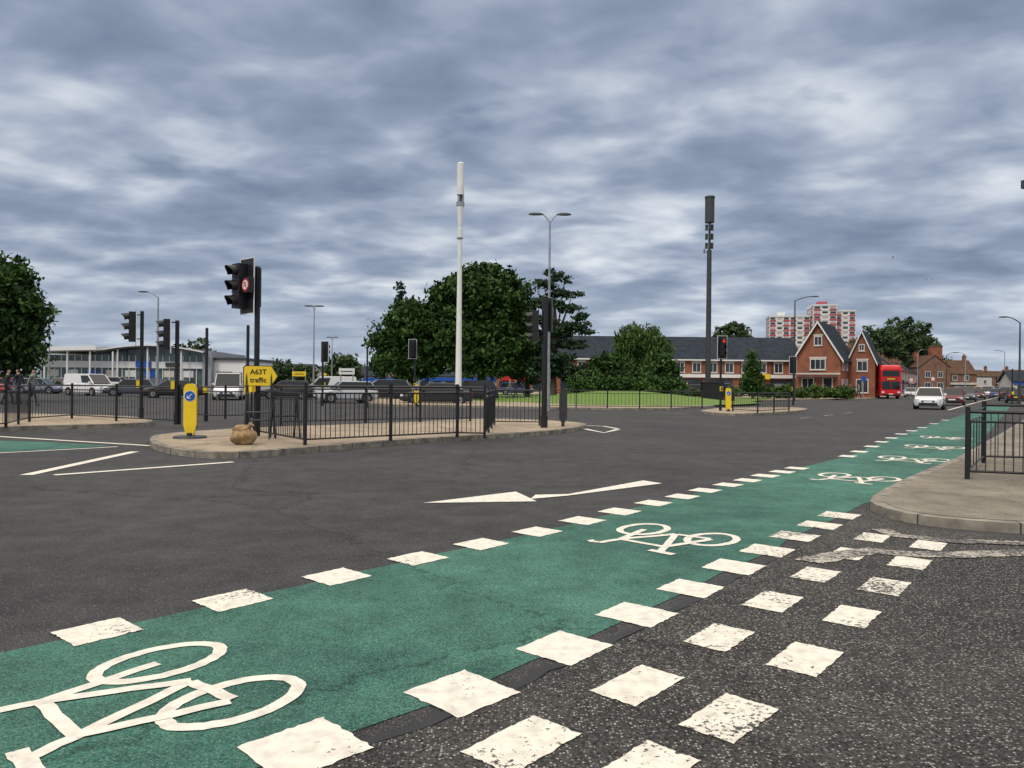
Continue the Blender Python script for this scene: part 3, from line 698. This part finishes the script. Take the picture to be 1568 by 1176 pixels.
b=B(); gable(b,-2.7,2.7,0,9.5,5.2,9.6,'y','brick','slate',.45,'wht')
win(b,0,0,7.2,.9,1.1,lintel='cream'); win(b,0,0,4.2,1.8,1.3,lintel='cream',bars=2); win(b,-1.2,0,1.6,1.4,1.7,bars=1); win(b,1.2,0,1.35,1.1,2.3,fr='wht',bars=0)
b.bb(-2.68,2.68,-.09,-.01,2.9,3.1,'cream')
for yy in (1.6,4.2,6.8): win(b,2.7,yy,4.2,1.0,1.3,'r',lintel='cream'); win(b,2.7,yy,1.5,1.2,1.6,'r')
gable(b,2.75,5.9,5.2,9.4,5.0,8.6,'y','brick','slate',.35,'wht'); win(b,4.4,5.2,4.1,1.2,1.3,lintel='cream'); win(b,4.4,5.2,1.5,1.4,1.7)
win(b,4.3,5.2,6.5,.6,.8)
b.bb(-2.4,2.4,-1.0,-.1,2.5,2.62,'slate')
b.build('gabled_brick_house',(cx,cy,KZ),math.radians(-34))
cx,cy=PU(1318,112)
b=B()
for i in range(13):
    xx=i*8.0; e=4.9+.25*math.sin(i*2.1); r=7.6+.35*math.sin(i*1.3)
    gable(b,xx,xx+7.98,0,8,e,r,'x','brick' if i%3 else 'brick2','tile' if i%2 else 'slate',.02)
    chimney(b,xx+.6,4,r-.5,1.4,'brick2')
    win(b,xx+2,0,3.8,1.1,1.4,lintel='cream');win(b,xx+5.6,0,3.8,1.1,1.4,lintel='cream')
    win(b,xx+2.4,0,1.4,2.6,1.7,fr=('wht','red','dgrey','blue')[i%4],bars=1); b.bb(xx+.2,xx+7.7,-.22,-.02,2.55,3.0,('cream','red','blue','dgrey','wht')[i%5]); win(b,xx+6.4,0,1.2,1.0,2.1,fr='wht',bars=0)
b.build('terraced_shops',(cx+4,cy+6,0),math.atan2(100,63))
cx,cy=PU(1407,205)
b=B(); gable(b,0,8.5,0,9,7.2,10.4,'y','brick2','tile',.2); chimney(b,6.1,3,9,3.8,'brick',3.2,1.2,5); chimney(b,2.2,6,9,2.3,'brick',1.4,1.,3)
win(b,2.4,0,5.2,1.3,1.6);win(b,5.8,0,5.2,1.3,1.6);win(b,2.4,0,2,1.6,1.9);win(b,5.8,0,2,1.6,1.9)
gable(b,8.6,17,2,10,5.5,9.2,'x','brick2','tile',.2); chimney(b,15.9,6,8.5,2,'brick'); win(b,11,2,4.4,1.2,1.4);win(b,14.2,2,4.4,1.2,1.4); b.bb(8.7,16.9,1.75,1.98,2.5,3.1,'cream'); win(b,12.5,2,1.5,4,1.8,fr='dgrey')
b.build('brick_house',(cx,cy,0))
cx,cy=PU(1452,260)
b=B()
for i in range(5):
    gable(b,i*9,i*9+8.9,0,9,5.+.4*(i%2),8.3-.3*(i%3),'x',('brick','cream','brick2')[i%3],'tile',.04); chimney(b,i*9+1,4,7.6,1.6,'brick')
    for k in (2,6): win(b,i*9+k,0,3.9,1.2,1.3); win(b,i*9+k,0,1.4,1.8,1.7)
b.build('terraced_houses',(cx,cy,0),math.radians(12))
cx,cy=PU(1535,150)
b=B(); gable(b,0,14,0,10,3.0,5.0,'x','cream','slate'); b.bb(.2,13.8,-.2,-.03,2.3,2.9,'blue')
for k in range(4): win(b,2+k*3.3,0,1.3,2.2,1.5,fr='dgrey')
b.build('corner_shop',(cx+2,cy,0),math.radians(-20))
cx,cy=PU(1440,235); b=B(); Lf=60
b.bb(0,Lf,-1,1,5.0,5.35,'dgrey')
for s in (-1,1):
    b.bar((0,s*.95,6.5),(Lf,s*.95,6.5),.07,'dgrey')
    for i in range(41): b.bar((i*Lf/40,s*.95,5.3),(i*Lf/40,s*.95,6.5),.05,'dgrey')
for xx in (3,18,36,57):
    for s in (-.8,.8): b.cyl((xx,s,0),(xx,s,5),.18,.18,'dgrey',10)
for i in range(16): b.box(-.3-i*.36,0,5.1-i*.33,.4,1.8,.06,'dgrey')
b.bar((0,-.95,6.3),(-6,-.95,1.1),.07,'dgrey'); b.bar((0,-.95,5.1),(-6,-.95,-.1),.1,'dgrey')
b.build('footbridge',(cx,cy,0))
cx,cy=PU(1204,430)
b=B(); fl=2.75
def towerwing(b,x0,x1,y0,y1,n,seed):
    b.bb(x0,x1,y0,y1,0,n*fl,'twwh')
    W=x1-x0; nb=max(3,int(W/3.2))
    for f in range(n):
        z=f*fl
        for i in range(nb):
            xx=x0+(i+.5)*W/nb; w=W/nb-.5
            k='twred' if (i%3!=1) else 'twwh'
            b.box(xx,y0-.12,z+.62,w,.2,1.1,k); b.box(xx,y0-.05,z+1.85,w*.8,.06,1.0,'glass' if (i+f)%3 else 'twpk')
        nd=max(3,int((y1-y0)/3.2))
        for i in range(nd):
            yy=y0+(i+.5)*(y1-y0)/nd; w=(y1-y0)/nd-.5
            b.box(x0-.12,yy,z+.62,.2,w,1.1,'twred' if i%2 else 'twwh'); b.box(x0-.05,yy,z+1.85,.06,w*.8,1.0,'glass')
    b.bb(x0-.3,x1+.3,y0-.3,y1+.3,n*fl,n*fl+.9,'twwh')
towerwing(b,0,22,0,16,15,1); towerwing(b,22.5,35,-6,14,17,2); towerwing(b,35.2,46,0,12,16,3)
b.bb(26,31,0,6,17*fl+.9,17*fl+3,'twred'); b.bb(5,9,5,10,15*fl+.9,15*fl+3.3,'twwh')
b.build('tower_block',(cx-10,cy,0),math.radians(-12))

xl=PU(52,100)[0]; xr=PU(305,100)[0]
b=B()
b.bb(xl,xr,101.5,114,0,4.6,'glass2')
for i in range(25): 
    xx=xl+.05+i*(xr-xl-.1)/24; b.bb(xx-.05,xx+.05,101.38,101.5,0,4.6,'wht')
b.bb(xl,xr,101.2,101.36,2.9,3.8,'wht'); b.bb(xl,xr,101.3,101.37,.0,.25,'dgrey')
for i in range(8): b.bb(xl+1+i*2.6,xl+2.4+i*2.6,101.44,101.49,1.7,2.6,('cream','wht','blue')[i%3])
n=14
xa=PU(150,100)[0]-.5; xb=xr+.6
prof=[(xa+(xb-xa)*i/n,4.6+1.35*math.sin(math.pi*(.12+.76*i/n))) for i in range(n+1)]
for i in range(n):
    (a,za),(c,zc)=prof[i],prof[i+1]
    b.loft([[(a,99.8,za-.3),(a,115,za-.3),(a,115,za),(a,99.8,za)],[(c,99.8,zc-.3),(c,115,zc-.3),(c,115,zc),(c,99.8,zc)]],'dgrey')
    b.loft([[(a,99.70,za-.1),(a,99.79,za-.1),(a,99.79,za+.06),(a,99.70,za+.06)],[(c,99.70,zc-.1),(c,99.79,zc-.1),(c,99.79,zc+.06),(c,99.70,zc+.06)]],'wht')
    b.add([(a,101.45,4.6),(c,101.45,4.6),(c,101.45,zc-.3),(a,101.45,za-.3)],[(0,1,2,3)],'glass2')
b.loft([[(xl-1.5,98.5,4.9),(xl-1.5,114,4.9),(xl-1.5,114,5.3),(xl-1.5,98.5,5.3)],[(xa+1,98.5,5.2),(xa+1,114,5.2),(xa+1,114,5.75),(xa+1,98.5,5.75)]],'wht')
for i in range(5): b.cyl((xl-1+i*3,99,0),(xl-1+i*3,99,5.),.11,.11,'wht',12)
for xx in (xr-2.5,xr-7,xr-11): b.cyl((xx,100.2,0),(xx,100.2,5.6),.12,.12,'wht',12)
b.bb(xr,xr+1.2,101,114,0,5.2,'galv'); b.bb(xr+1.2,xr+5.3,102,114,0,4.1,'wht')
b.bb(xr+1.1,xr+5.5,101.7,114.2,4.1,4.45,'dgrey'); win(b,xr+2.6,102,1.5,2,2,fr='dgrey')
b.bb(xl+13,xl+15,101.0,101.19,3.0,3.8,'blue'); b.bb(xr-5,xr-3,101.0,101.19,3.1,3.7,'dgrey')
b.build('car_showroom',(0,0,KZ))
for u0,u1,D,hh,k,k2 in ((372,470,170,4.8,'cream','twred'),(548,625,150,3.6,'cream','blue'),(760,905,130,4.0,'brick','red'),(440,560,210,5.2,'galv','yel'),(640,770,180,4.,'galv','blue')):
    b=B(); a=PU(u0,D)[0];c=PU(u1,D)[0]
    gable(b,a,c,D,D+14,hh-1,hh+.6,'x',k,'slate',.3); b.bb(a+1,c-1,D-.3,D-.02,hh-2.0,hh-1.3,k2)
    nn=max(2,int((c-a)/3))
    for i in range(nn): win(b,a+1.5+i*(c-a-2)/nn,D,1.1,1.9,1.5,fr='dgrey')
    b.build('retail_unit')

# ---------------- vehicles ----------------
def car(u,D,head,col,kind='hatch',name='car',z0=0.,xy=None):
    pt=paint('car_paint',col); b=B()
    L,W,Hh={'hatch':(4.1,1.76,1.48),'suv':(4.5,1.86,1.66),'saloon':(4.6,1.8,1.43),'van':(4.8,1.9,1.9),'pickup':(5.2,1.95,2.0)}[kind]
    hw=W/2; wz=.95 if kind in('hatch','saloon') else 1.08
    if kind in('van','pickup'): wz=1.12
    nose=.62 if kind!='van' else .72
    st=[(-L/2,.38,wz-.12,.82),(-L/2+.1,.24,wz-.02,.94),(-L/4,.2,wz,1),(0,.2,wz-.02,1),(L/4-.1,.2,wz-.04,1),(L/2-.5,.2,wz-.15,.97),(L/2-.12,.22,nose+.1,.9),(L/2,.32,nose,.78)]
    rings=[]
    for x,zb,zt,k in st:
        w=hw*k; rings.append([(x,-w*.9,zb),(x,-w,zb+.14),(x,-w,zt-.22),(x,-w*.93,zt-.05),(x,-w*.8,zt),(x,w*.8,zt),(x,w*.93,zt-.05),(x,w,zt-.22),(x,w,zb+.14),(x,w*.9,zb)])
    b.loft(rings,pt,True,False)
    if kind in('hatch','suv'): xb=(-L/2+.12,L/2-1.0); xt=(-L/2+.5,.45)
    elif kind=='saloon': xb=(-L/2+.6,L/2-1.1); xt=(-L/2+1.2,.4)
    elif kind=='van': xb=(-L/2+.06,L/2-.75); xt=(-L/2+.16,.85)
    else: xb=(.0,L/2-.95); xt=(.12,1.05)
    wb=hw*.90; wt=hw*(.72 if kind not in('van','pickup') else .84); z1=wz-.06
    bt=[Vector((xb[0],-wb,z1)),Vector((xb[1],-wb,z1)),Vector((xb[1],wb,z1)),Vector((xb[0],wb,z1))]
    tp=[Vector((xt[0],-wt,Hh-.06)),Vector((xt[1],-wt,Hh-.06)),Vector((xt[1],wt,Hh-.06)),Vector((xt[0],wt,Hh-.06))]
    gk='glassc'
    for i in range(4):
        j=(i+1)%4; k=gk
        if kind=='van' and i in(0,2,3): k=pt
        b.add([bt[i],bt[j],tp[j],tp[i]],[(0,1,2,3)],k)
        b.bar(bt[i],tp[i],.045,pt)
    if kind=='van':
        for i,s in ((0,-1),(2,1)):
            f0,f1=(.62,.95)
            A=bt[0].lerp(bt[1],f0) if i==0 else bt[3].lerp(bt[2],f0); Bq=bt[0].lerp(bt[1],f1) if i==0 else bt[3].lerp(bt[2],f1)
            C=tp[0].lerp(tp[1],.97) if i==0 else tp[3].lerp(tp[2],.97); Dq=tp[0].lerp(tp[1],.68) if i==0 else tp[3].lerp(tp[2],.68)
            o=Vector((0,s*.012,0)); A=A.lerp(Dq,.1)+o; Dq=Dq.lerp(A,.12)+o; Bq=Bq.lerp(C,.1)+o; C=C.lerp(Bq,.12)+o; b.add([A,Bq,C,Dq],[(0,1,2,3)],gk)
        for s in (-1,1):
            for xx in (-.3,.75): b.box(xx,s*(hw+.001),.75,.02,.012,.9,'dgrey')
            b.box(0,s*(hw+.003),.52,L*.5,.02,.09,'black')
    else:
        for s in (-1,1):
            m0=bt[0].lerp(bt[1],.48);m1=tp[0].lerp(tp[1],.5); b.bar((m0.x,s*wb,m0.z),(m1.x,s*wt,m1.z),.04,'black')
    r=[[(tp[i].x*(1),tp[i].y,Hh-.08) for i in range(4)],[(tp[i].x,tp[i].y,Hh-.03) for i in range(4)],[(tp[i].x*.9+(xt[0]+xt[1])*.05,tp[i].y*.86,Hh) for i in range(4)]]
    b.loft(r,pt)
    if kind=='pickup':
        b.bb(-L/2,-.02,-hw,hw,.6,1.45,pt); b.bb(-.1,-.02,-hw*.9,hw*.9,1.45,2.05,'dgrey')
    wr=.33
    for sx in (-L/2+.82,L/2-.86):
        for s in (-1,1):
            b.cyl((sx,s*(hw-.1),wr+.02),(sx,s*(hw+.006),wr+.02),wr+.06,wr+.06,'black',20)
            b.cyl((sx,s*(hw-.16),wr),(sx,s*(hw+.02),wr),wr,wr,'tyre',22); b.cyl((sx,s*(hw),wr),(sx,s*(hw+.03),wr),wr*.62,wr*.58,'alloy',14)
            b.cyl((sx,s*(hw+.03),wr),(sx,s*(hw+.036),wr),.06,.06,'dgrey',8)
    for s in (-1,1):
        b.box(L/2-.10,s*hw*.66,nose+.0,.16,.36,.16,'lampw',rz=-s*.35); b.box(-L/2+.04,s*hw*.72,wz-.24,.10,.22,.22,'lampr')
        b.box(xb[1]-.35,s*(wb+.13),z1+.12,.14,.18,.13,pt)
    b.box(L/2+.0,0,nose-.08,.04,hw*.85,.12,'black'); b.box(L/2-.02,0,.36,.07,hw*1.25,.17,'black'); b.box(L/2+.03,0,.50,.02,.52,.11,'wht')
    b.box(-L/2-.01,0,.62,.03,.52,.11,'yel'); b.box(-L/2+.02,0,.34,.06,hw*1.4,.2,'black')
    x,y=xy or PU(u,D)
    return b.build(name,(x,y,z0),math.radians(head),bevel=.015)
car(138,66,-25,(.78,.78,.78),'van','van'); car(200,66,195,(.07,.09,.12),'hatch'); car(266,60,200,(.02,.02,.022),'saloon'); car(352,57,-75,(.78,.78,.77),'pickup','flatbed_truck')
car(440,60,190,(.03,.035,.04),'hatch'); car(60,72,10,(.2,.25,.32),'hatch'); car(10,74,10,(.5,.1,.1),'hatch')
car(530,51,205,(.42,.44,.46),'hatch'); car(585,60,200,(.03,.03,.04),'suv'); car(668,49,190,(.03,.032,.038),'saloon'); car(600,70,180,(.6,.6,.6),'hatch')
car(505,66,190,(.7,.7,.7),'van','van')
car(1424,51,-122,(.76,.76,.77),'hatch'); car(1459,63,-122,(.16,.02,.03),'hatch'); car(1480,80,-122,(.05,.055,.06),'suv')
car(1497,100,-122,(.12,.01,.01),'hatch'); car(1512,125,-122,(.7,.7,.7),'van','van'); car(1500,150,-122,(.75,.6,.05),'van','van'); car(1526,110,58,(.05,.1,.3),'hatch'); car(1543,90,58,(.04,.04,.05),'suv'); car(1556,76,58,(.03,.03,.04),'hatch')
car(1395,118,-122,(.6,.6,.6),'hatch'); car(1468,170,-122,(.6,.62,.65),'van','van')
for u,D,c,k in ((92,95,(.3,.3,.32),'hatch'),(180,96,(.5,.5,.5),'suv'),(240,95,(.1,.1,.3),'hatch'),(1060,92,(.05,.05,.06),'hatch'),(1110,93,(.1,.12,.15),'suv'),(1190,93,(.03,.03,.03),'suv'),(790,90,(.04,.05,.15),'hatch'),(735,88,(.05,.05,.3),'hatch'),(720,60,(.02,.02,.03),'suv')):
    car(u,D,random.choice((0,180,-80)),c,k,'parked_car',.12 if D>70 else 0)
def bus(x,y,head):
    b=B(); L,W,Hh=10.2,2.5,4.35
    def sec(x,w,zt,zb=.35): return [(x,-w,zb),(x,-w,zt-.25),(x,-w+.22,zt),(x,w-.22,zt),(x,w,zt-.25),(x,w,zb)]
    b.loft([sec(-L/2,W/2-.06,Hh-.05),sec(-L/2+.2,W/2,Hh),sec(L/2-.5,W/2,Hh),sec(L/2-.12,W/2-.04,Hh-.18),sec(L/2,W/2-.14,Hh-.5)],'busred')
    for s in (-1,1):
        b.box(-.2,s*(W/2+.004),3.25,L-1.0,.02,.78,'glassc'); b.box(-.2,s*(W/2+.004),1.75,L-1.6,.02,.85,'glassc')
        for i in range(7): b.box(-L/2+1.2+i*1.35,s*(W/2+.018),3.25,.06,.02,.78,'busred'); b.box(-L/2+1.2+i*1.35,s*(W/2+.018),1.75,.06,.02,.85,'busred')
        b.box(-.3,s*(W/2+.006),2.45,6.5,.02,.4,'wht')
        for sx in (-3.0,3.2):
            b.cyl((sx,s*(W/2-.25),.48),(sx,s*(W/2+.02),.48),.48,.48,'tyre',20); b.cyl((sx,s*(W/2),.48),(sx,s*(W/2+.035),.48),.28,.26,'alloy',14)
        b.box(L/2+.02,s*.92,.85,.05,.3,.22,'lampw'); b.box(L/2+.25,s*1.38,2.2,.12,.18,.4,'black'); b.bar((L/2-.05,s*1.15,2.5),(L/2+.25,s*1.38,2.4),.03,'black')
    b.box(L/2+.01,0,3.25,.03,2.0,.75,'glassc'); b.box(L/2+.01,0,1.75,.03,2.1,1.05,'glassc'); b.box(L/2+.02,0,2.55,.04,1.3,.24,'black'); b.box(L/2+.045,0,2.55,.01,1.0,.13,'yel')
    b.box(L/2+.02,0,.5,.05,2.1,.25,'black'); b.box(L/2+.05,0,.62,.02,.5,.11,'wht'); b.box(L/2+.03,0,1.75,.03,.04,1.05,'busred')
    b.build('double_decker_bus',(x,y,0),math.radians(head),bevel=.02)
bus(*PU(1352,101),-106)

# ---------------- people ----------------
def person(x,y,th,top,leg,scale=1.,stride=.22,z0=KZ,seed=0):
    V=[];E=[];R=[]
    def a(p,r,par=None):
        V.append(p);R.append(r)
        if par is not None:E.append((par,len(V)-1))
        return len(V)-1
    pe=a((0,0,.96),(.15,.11)); sp=a((0,0,1.14),(.135,.10),pe); ch=a((0,.01,1.33),(.165,.115),sp); sh=a((0,0,1.43),(.13,.09),ch)
    nk=a((0,.0,1.51),(.052,.055),sh); ja=a((0,.02,1.58),(.062,.075),nk); hd=a((0,.02,1.66),(.075,.095),ja); ht=a((0,.01,1.745),(.05,.06),hd)
    a((0,.125,1.63),(.012,.014),hd)
    for s in (-1,1):
        sw=s*stride
        s1=a((s*.17,0,1.42),(.06,.06),sh); e=a((s*.225,-.02-sw*.35,1.15),(.045,.045),s1); w=a((s*.235,.06-sw*.8,.92),(.028,.028),e); pm=a((s*.235,.085-sw*.85,.85),(.03,.018),w)
        for k in range(4): 
            f=a((s*.235,.06-sw*.85+k*.022,.79-.008*(k in(1,2))),(.009,.009),pm); a((s*.225,.06-sw*.85+k*.022,.755-.01*(k in(1,2))),(.008,.008),f)
        t=a((s*.215,.125-sw*.85,.84),(.010,.010),pm); a((s*.21,.135-sw*.85,.80),(.009,.009),t)
        h=a((s*.085,0,.90),(.095,.095),pe); k=a((s*.095,.03+sw*.6,.50),(.062,.062),h); an=a((s*.095,sw*1.1-.03,.10),(.042,.042),k); 
        hl=a((s*.095,sw*1.1-.04,.045),(.04,.035),an); a((s*.10,sw*1.1+.15,.035),(.04,.028),hl)
    me=bpy.data.meshes.new('p'); me.from_pydata(V,E,[]); o=bpy.data.objects.new('tmp',me); S.collection.objects.link(o)
    o.modifiers.new('s','SKIN'); sl=me.skin_vertices[0].data
    for i,r in enumerate(R): sl[i].radius=r
    sl[0].use_root=True
    ss=o.modifiers.new('d','SUBSURF'); ss.levels=2; ss.render_levels=2
    dg=bpy.context.evaluated_depsgraph_get(); m2=bpy.data.meshes.new_from_object(o.evaluated_get(dg)); bpy.data.objects.remove(o)
    m2.materials.clear()
    for k in (M['skin'],M['hair'],top,leg,M['black']): m2.materials.append(k)
    for p in m2.polygons:
        c=p.center; p.use_smooth=True
        if c.z>1.70 or (c.z>1.57 and c.y<-.015): k=1
        elif c.z>1.49: k=0
        elif abs(c.x)>.195 and c.z<.93: k=0
        elif c.z>.90: k=2
        elif c.z>.09: k=3
        else: k=4
        p.material_index=k
    ob=bpy.data.objects.new('pedestrian',m2); S.collection.objects.link(ob); ob.location=(x,y,z0); ob.rotation_euler=(0,0,th); ob.scale=(scale,)*3
c1=mat('cloth_dark',(.03,.03,.04),.9);c2=mat('cloth_red',(.25,.06,.06),.9);c3=mat('denim',(.05,.07,.13),.9);c4=mat('cloth_grey',(.2,.2,.2),.9);c5=mat('cloth_pale',(.45,.42,.4),.9)
person(*PU(50,36),math.radians(-80),c4,c1); person(*PU(28,38),math.radians(80),c1,c3,1.02); person(*PU(12,37),math.radians(-60),c1,c1)
person(*PU(781,66),math.radians(90),c4,c3); person(*PU(790,67),math.radians(60),c1,c1,.97); person(*PU(1052,78),math.radians(-90),c5,c3); person(*PU(1295,88),math.radians(180),c1,c3); person(*PU(1302,90),math.radians(180),c2,c1); person(*PU(1315,92),math.radians(90),c4,c1)
def roundsign(u,D,h,k1='red',k2='wht',r=.3):
    b=B(); b.cyl((0,0,0),(0,0,h+.2),.04,.04,'galv',10); b.cyl((0,-.05,h),(0,-.06,h),r,r,k1,24); b.cyl((0,-.06,h),(0,-.065,h),r*.76,r*.76,k2,24); b.build('traffic_sign',(*PU(u,D),0))
roundsign(1428,95,2.6); roundsign(1322,84,2.4,'blue','blue'); roundsign(598,85,2.3); roundsign(1395,100,2.5)
b=B(); b.cyl((-.8,0,0),(-.8,0,3.),.05,.05,'galv',10); b.cyl((.8,0,0),(.8,0,3.),.05,.05,'galv',10); b.box(0,-.07,2.4,1.7,.03,.6,'yel'); b.box(0,-.09,2.3,1.4,.01,.07,'black'); b.box(0,-.09,2.5,1.1,.01,.07,'black'); b.build('direction_sign',(*PU(458,95),0))
b=B(); b.cyl((-.5,0,0),(-.5,0,2.6),.05,.05,'galv',10);b.cyl((.5,0,0),(.5,0,2.6),.05,.05,'galv',10); b.box(0,-.07,2.3,1.3,.03,.5,'wht'); b.box(0,-.09,2.3,1.0,.01,.08,'dgrey'); b.build('direction_sign',(*PU(531,62),0))
b=B()
for sx in (-1,1): b.add([(0,-.07,0),(0,.09,0),(sx*.28,.06,.10),(sx*.55,-.02,.03),(sx*.28,-.07,.10)],[(0,1,2,4),(4,2,3)],'dgrey')
b.cyl((0,-.18,0),(0,.2,0),.045,.02,'wht',8); b.build('seagull',(38,75,14.4),.6)
b.build('seagull',(47,85,13.7),-.3)

# ---------------- world ----------------
w=bpy.data.worlds.new("World"); S.world=w; w.use_nodes=True
nt=w.node_tree; n=nt.nodes; l=nt.links; n.clear()
SE,SA=math.radians(48),math.radians(215)
sky=n.new('ShaderNodeTexSky'); sky.sky_type='NISHITA'; sky.sun_disc=False; sky.sun_elevation=SE; sky.sun_rotation=SA
tc=n.new('ShaderNodeTexCoord'); sp=n.new('ShaderNodeSeparateXYZ'); l.new(tc.outputs['Generated'],sp.inputs[0])
def math_(op,a,b_=None,c=None,clamp=False):
    x=n.new('ShaderNodeMath'); x.operation=op; x.use_clamp=clamp
    for i,q in enumerate((a,b_,c)):
        if q is None: continue
        if isinstance(q,(int,float)): x.inputs[i].default_value=q
        else: l.new(q,x.inputs[i])
    return x.outputs[0]
zc=math_('MAXIMUM',sp.outputs[2],0.); zz_=math_('ADD',zc,.15)
cx_=math_('DIVIDE',sp.outputs[0],zz_); cy_=math_('DIVIDE',sp.outputs[1],zz_)
cb=n.new('ShaderNodeCombineXYZ'); l.new(cx_,cb.inputs[0]); l.new(cy_,cb.inputs[1])
mp=n.new('ShaderNodeMapping'); mp.inputs['Rotation'].default_value=(0,0,math.radians(25)); mp.inputs['Scale'].default_value=(1.,1.2,1); mp.inputs['Location'].default_value=(7.3,2.7,0)
l.new(cb.outputs[0],mp.inputs[0])
def wn(s,d,r,dist=0):
    x=n.new('ShaderNodeTexNoise'); x.inputs['Scale'].default_value=s; x.inputs['Detail'].default_value=d; x.inputs['Roughness'].default_value=r; x.inputs['Distortion'].default_value=dist
    l.new(mp.outputs[0],x.inputs['Vector']); return x.outputs['Fac']
n1=wn(.9,3,.45,.3); n2=wn(2.9,3,.48,.25); n3=wn(8.,4,.5,.15)
f=math_('MULTIPLY_ADD',n2,.55,math_('MULTIPLY_ADD',n1,.5,math_('MULTIPLY',n3,.13)))
def ramp(src,els,interp='EASE'):
    r=n.new('ShaderNodeValToRGB'); cr=r.color_ramp; cr.interpolation=interp
    while len(cr.elements)<len(els): cr.elements.new(.5)
    for e,(p,c) in zip(cr.elements,els): e.position=p; e.color=(*c,1)
    l.new(src,r.inputs[0]); return r.outputs[0]
cl=ramp(f,[(.43,(.20,.255,.36)),(.54,(.285,.345,.465)),(.62,(.40,.465,.58)),(.70,(.60,.655,.74)),(.79,(.80,.84,.89))],'LINEAR')
def mixc(t,fac,a,b_):
    x=n.new('ShaderNodeMixRGB'); x.blend_type=t
    if isinstance(fac,float): x.inputs[0].default_value=fac
    else: l.new(fac,x.inputs[0])
    for i,q in ((1,a),(2,b_)):
        if isinstance(q,tuple): x.inputs[i].default_value=(*q,1)
        else: l.new(q,x.inputs[i])
    return x.outputs[0]
hz=ramp(zc,[(0.,(1,1,1)),(.07,(.4,.4,.4)),(.14,(0,0,0))])
hzc=mixc('MIX',.6,cl,(.56,.65,.76))
cl=mixc('MIX',hz,cl,hzc)
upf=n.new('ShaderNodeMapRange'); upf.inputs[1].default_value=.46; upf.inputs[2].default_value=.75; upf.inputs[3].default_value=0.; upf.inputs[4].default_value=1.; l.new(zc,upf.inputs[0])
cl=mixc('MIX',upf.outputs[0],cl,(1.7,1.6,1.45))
bg1=n.new('ShaderNodeBackground'); l.new(sky.outputs[0],bg1.inputs[0]); bg1.inputs[1].default_value=.07
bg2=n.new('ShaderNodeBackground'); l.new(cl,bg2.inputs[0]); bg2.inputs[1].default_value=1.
gap=ramp(wn(2.2,4,.5,.2),[(.0,(.95,.95,.95)),(.64,(.95,.95,.95)),(.74,(.5,.5,.5))])
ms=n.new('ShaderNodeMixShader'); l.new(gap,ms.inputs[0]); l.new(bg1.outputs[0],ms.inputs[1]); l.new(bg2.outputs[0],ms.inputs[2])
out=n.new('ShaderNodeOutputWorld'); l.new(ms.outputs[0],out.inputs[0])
sd=bpy.data.lights.new('sun','SUN'); sd.energy=1.5; sd.angle=math.radians(14); sd.color=(1,.91,.78)
so=bpy.data.objects.new('sun',sd); S.collection.objects.link(so)
az=SA; dirv=Vector((math.sin(az)*math.cos(SE),math.cos(az)*math.cos(SE),math.sin(SE)))
so.rotation_euler=dirv.to_track_quat('Z','Y').to_euler()
# ---------------- camera ----------------
cd=bpy.data.cameras.new('camera'); cam=bpy.data.objects.new('camera',cd); S.collection.objects.link(cam)
cd.sensor_width=36; cd.lens=36*F/1568; cd.clip_start=.05; cd.clip_end=6000
cam.matrix_world=Matrix.Translation((0,0,H))@Matrix.Rotation(math.radians(90),4,'X')@Matrix.Rotation(ROLL,4,'Z')
S.camera=cam
S.view_settings.view_transform='Standard'; S.view_settings.look='None'; S.view_settings.exposure=0
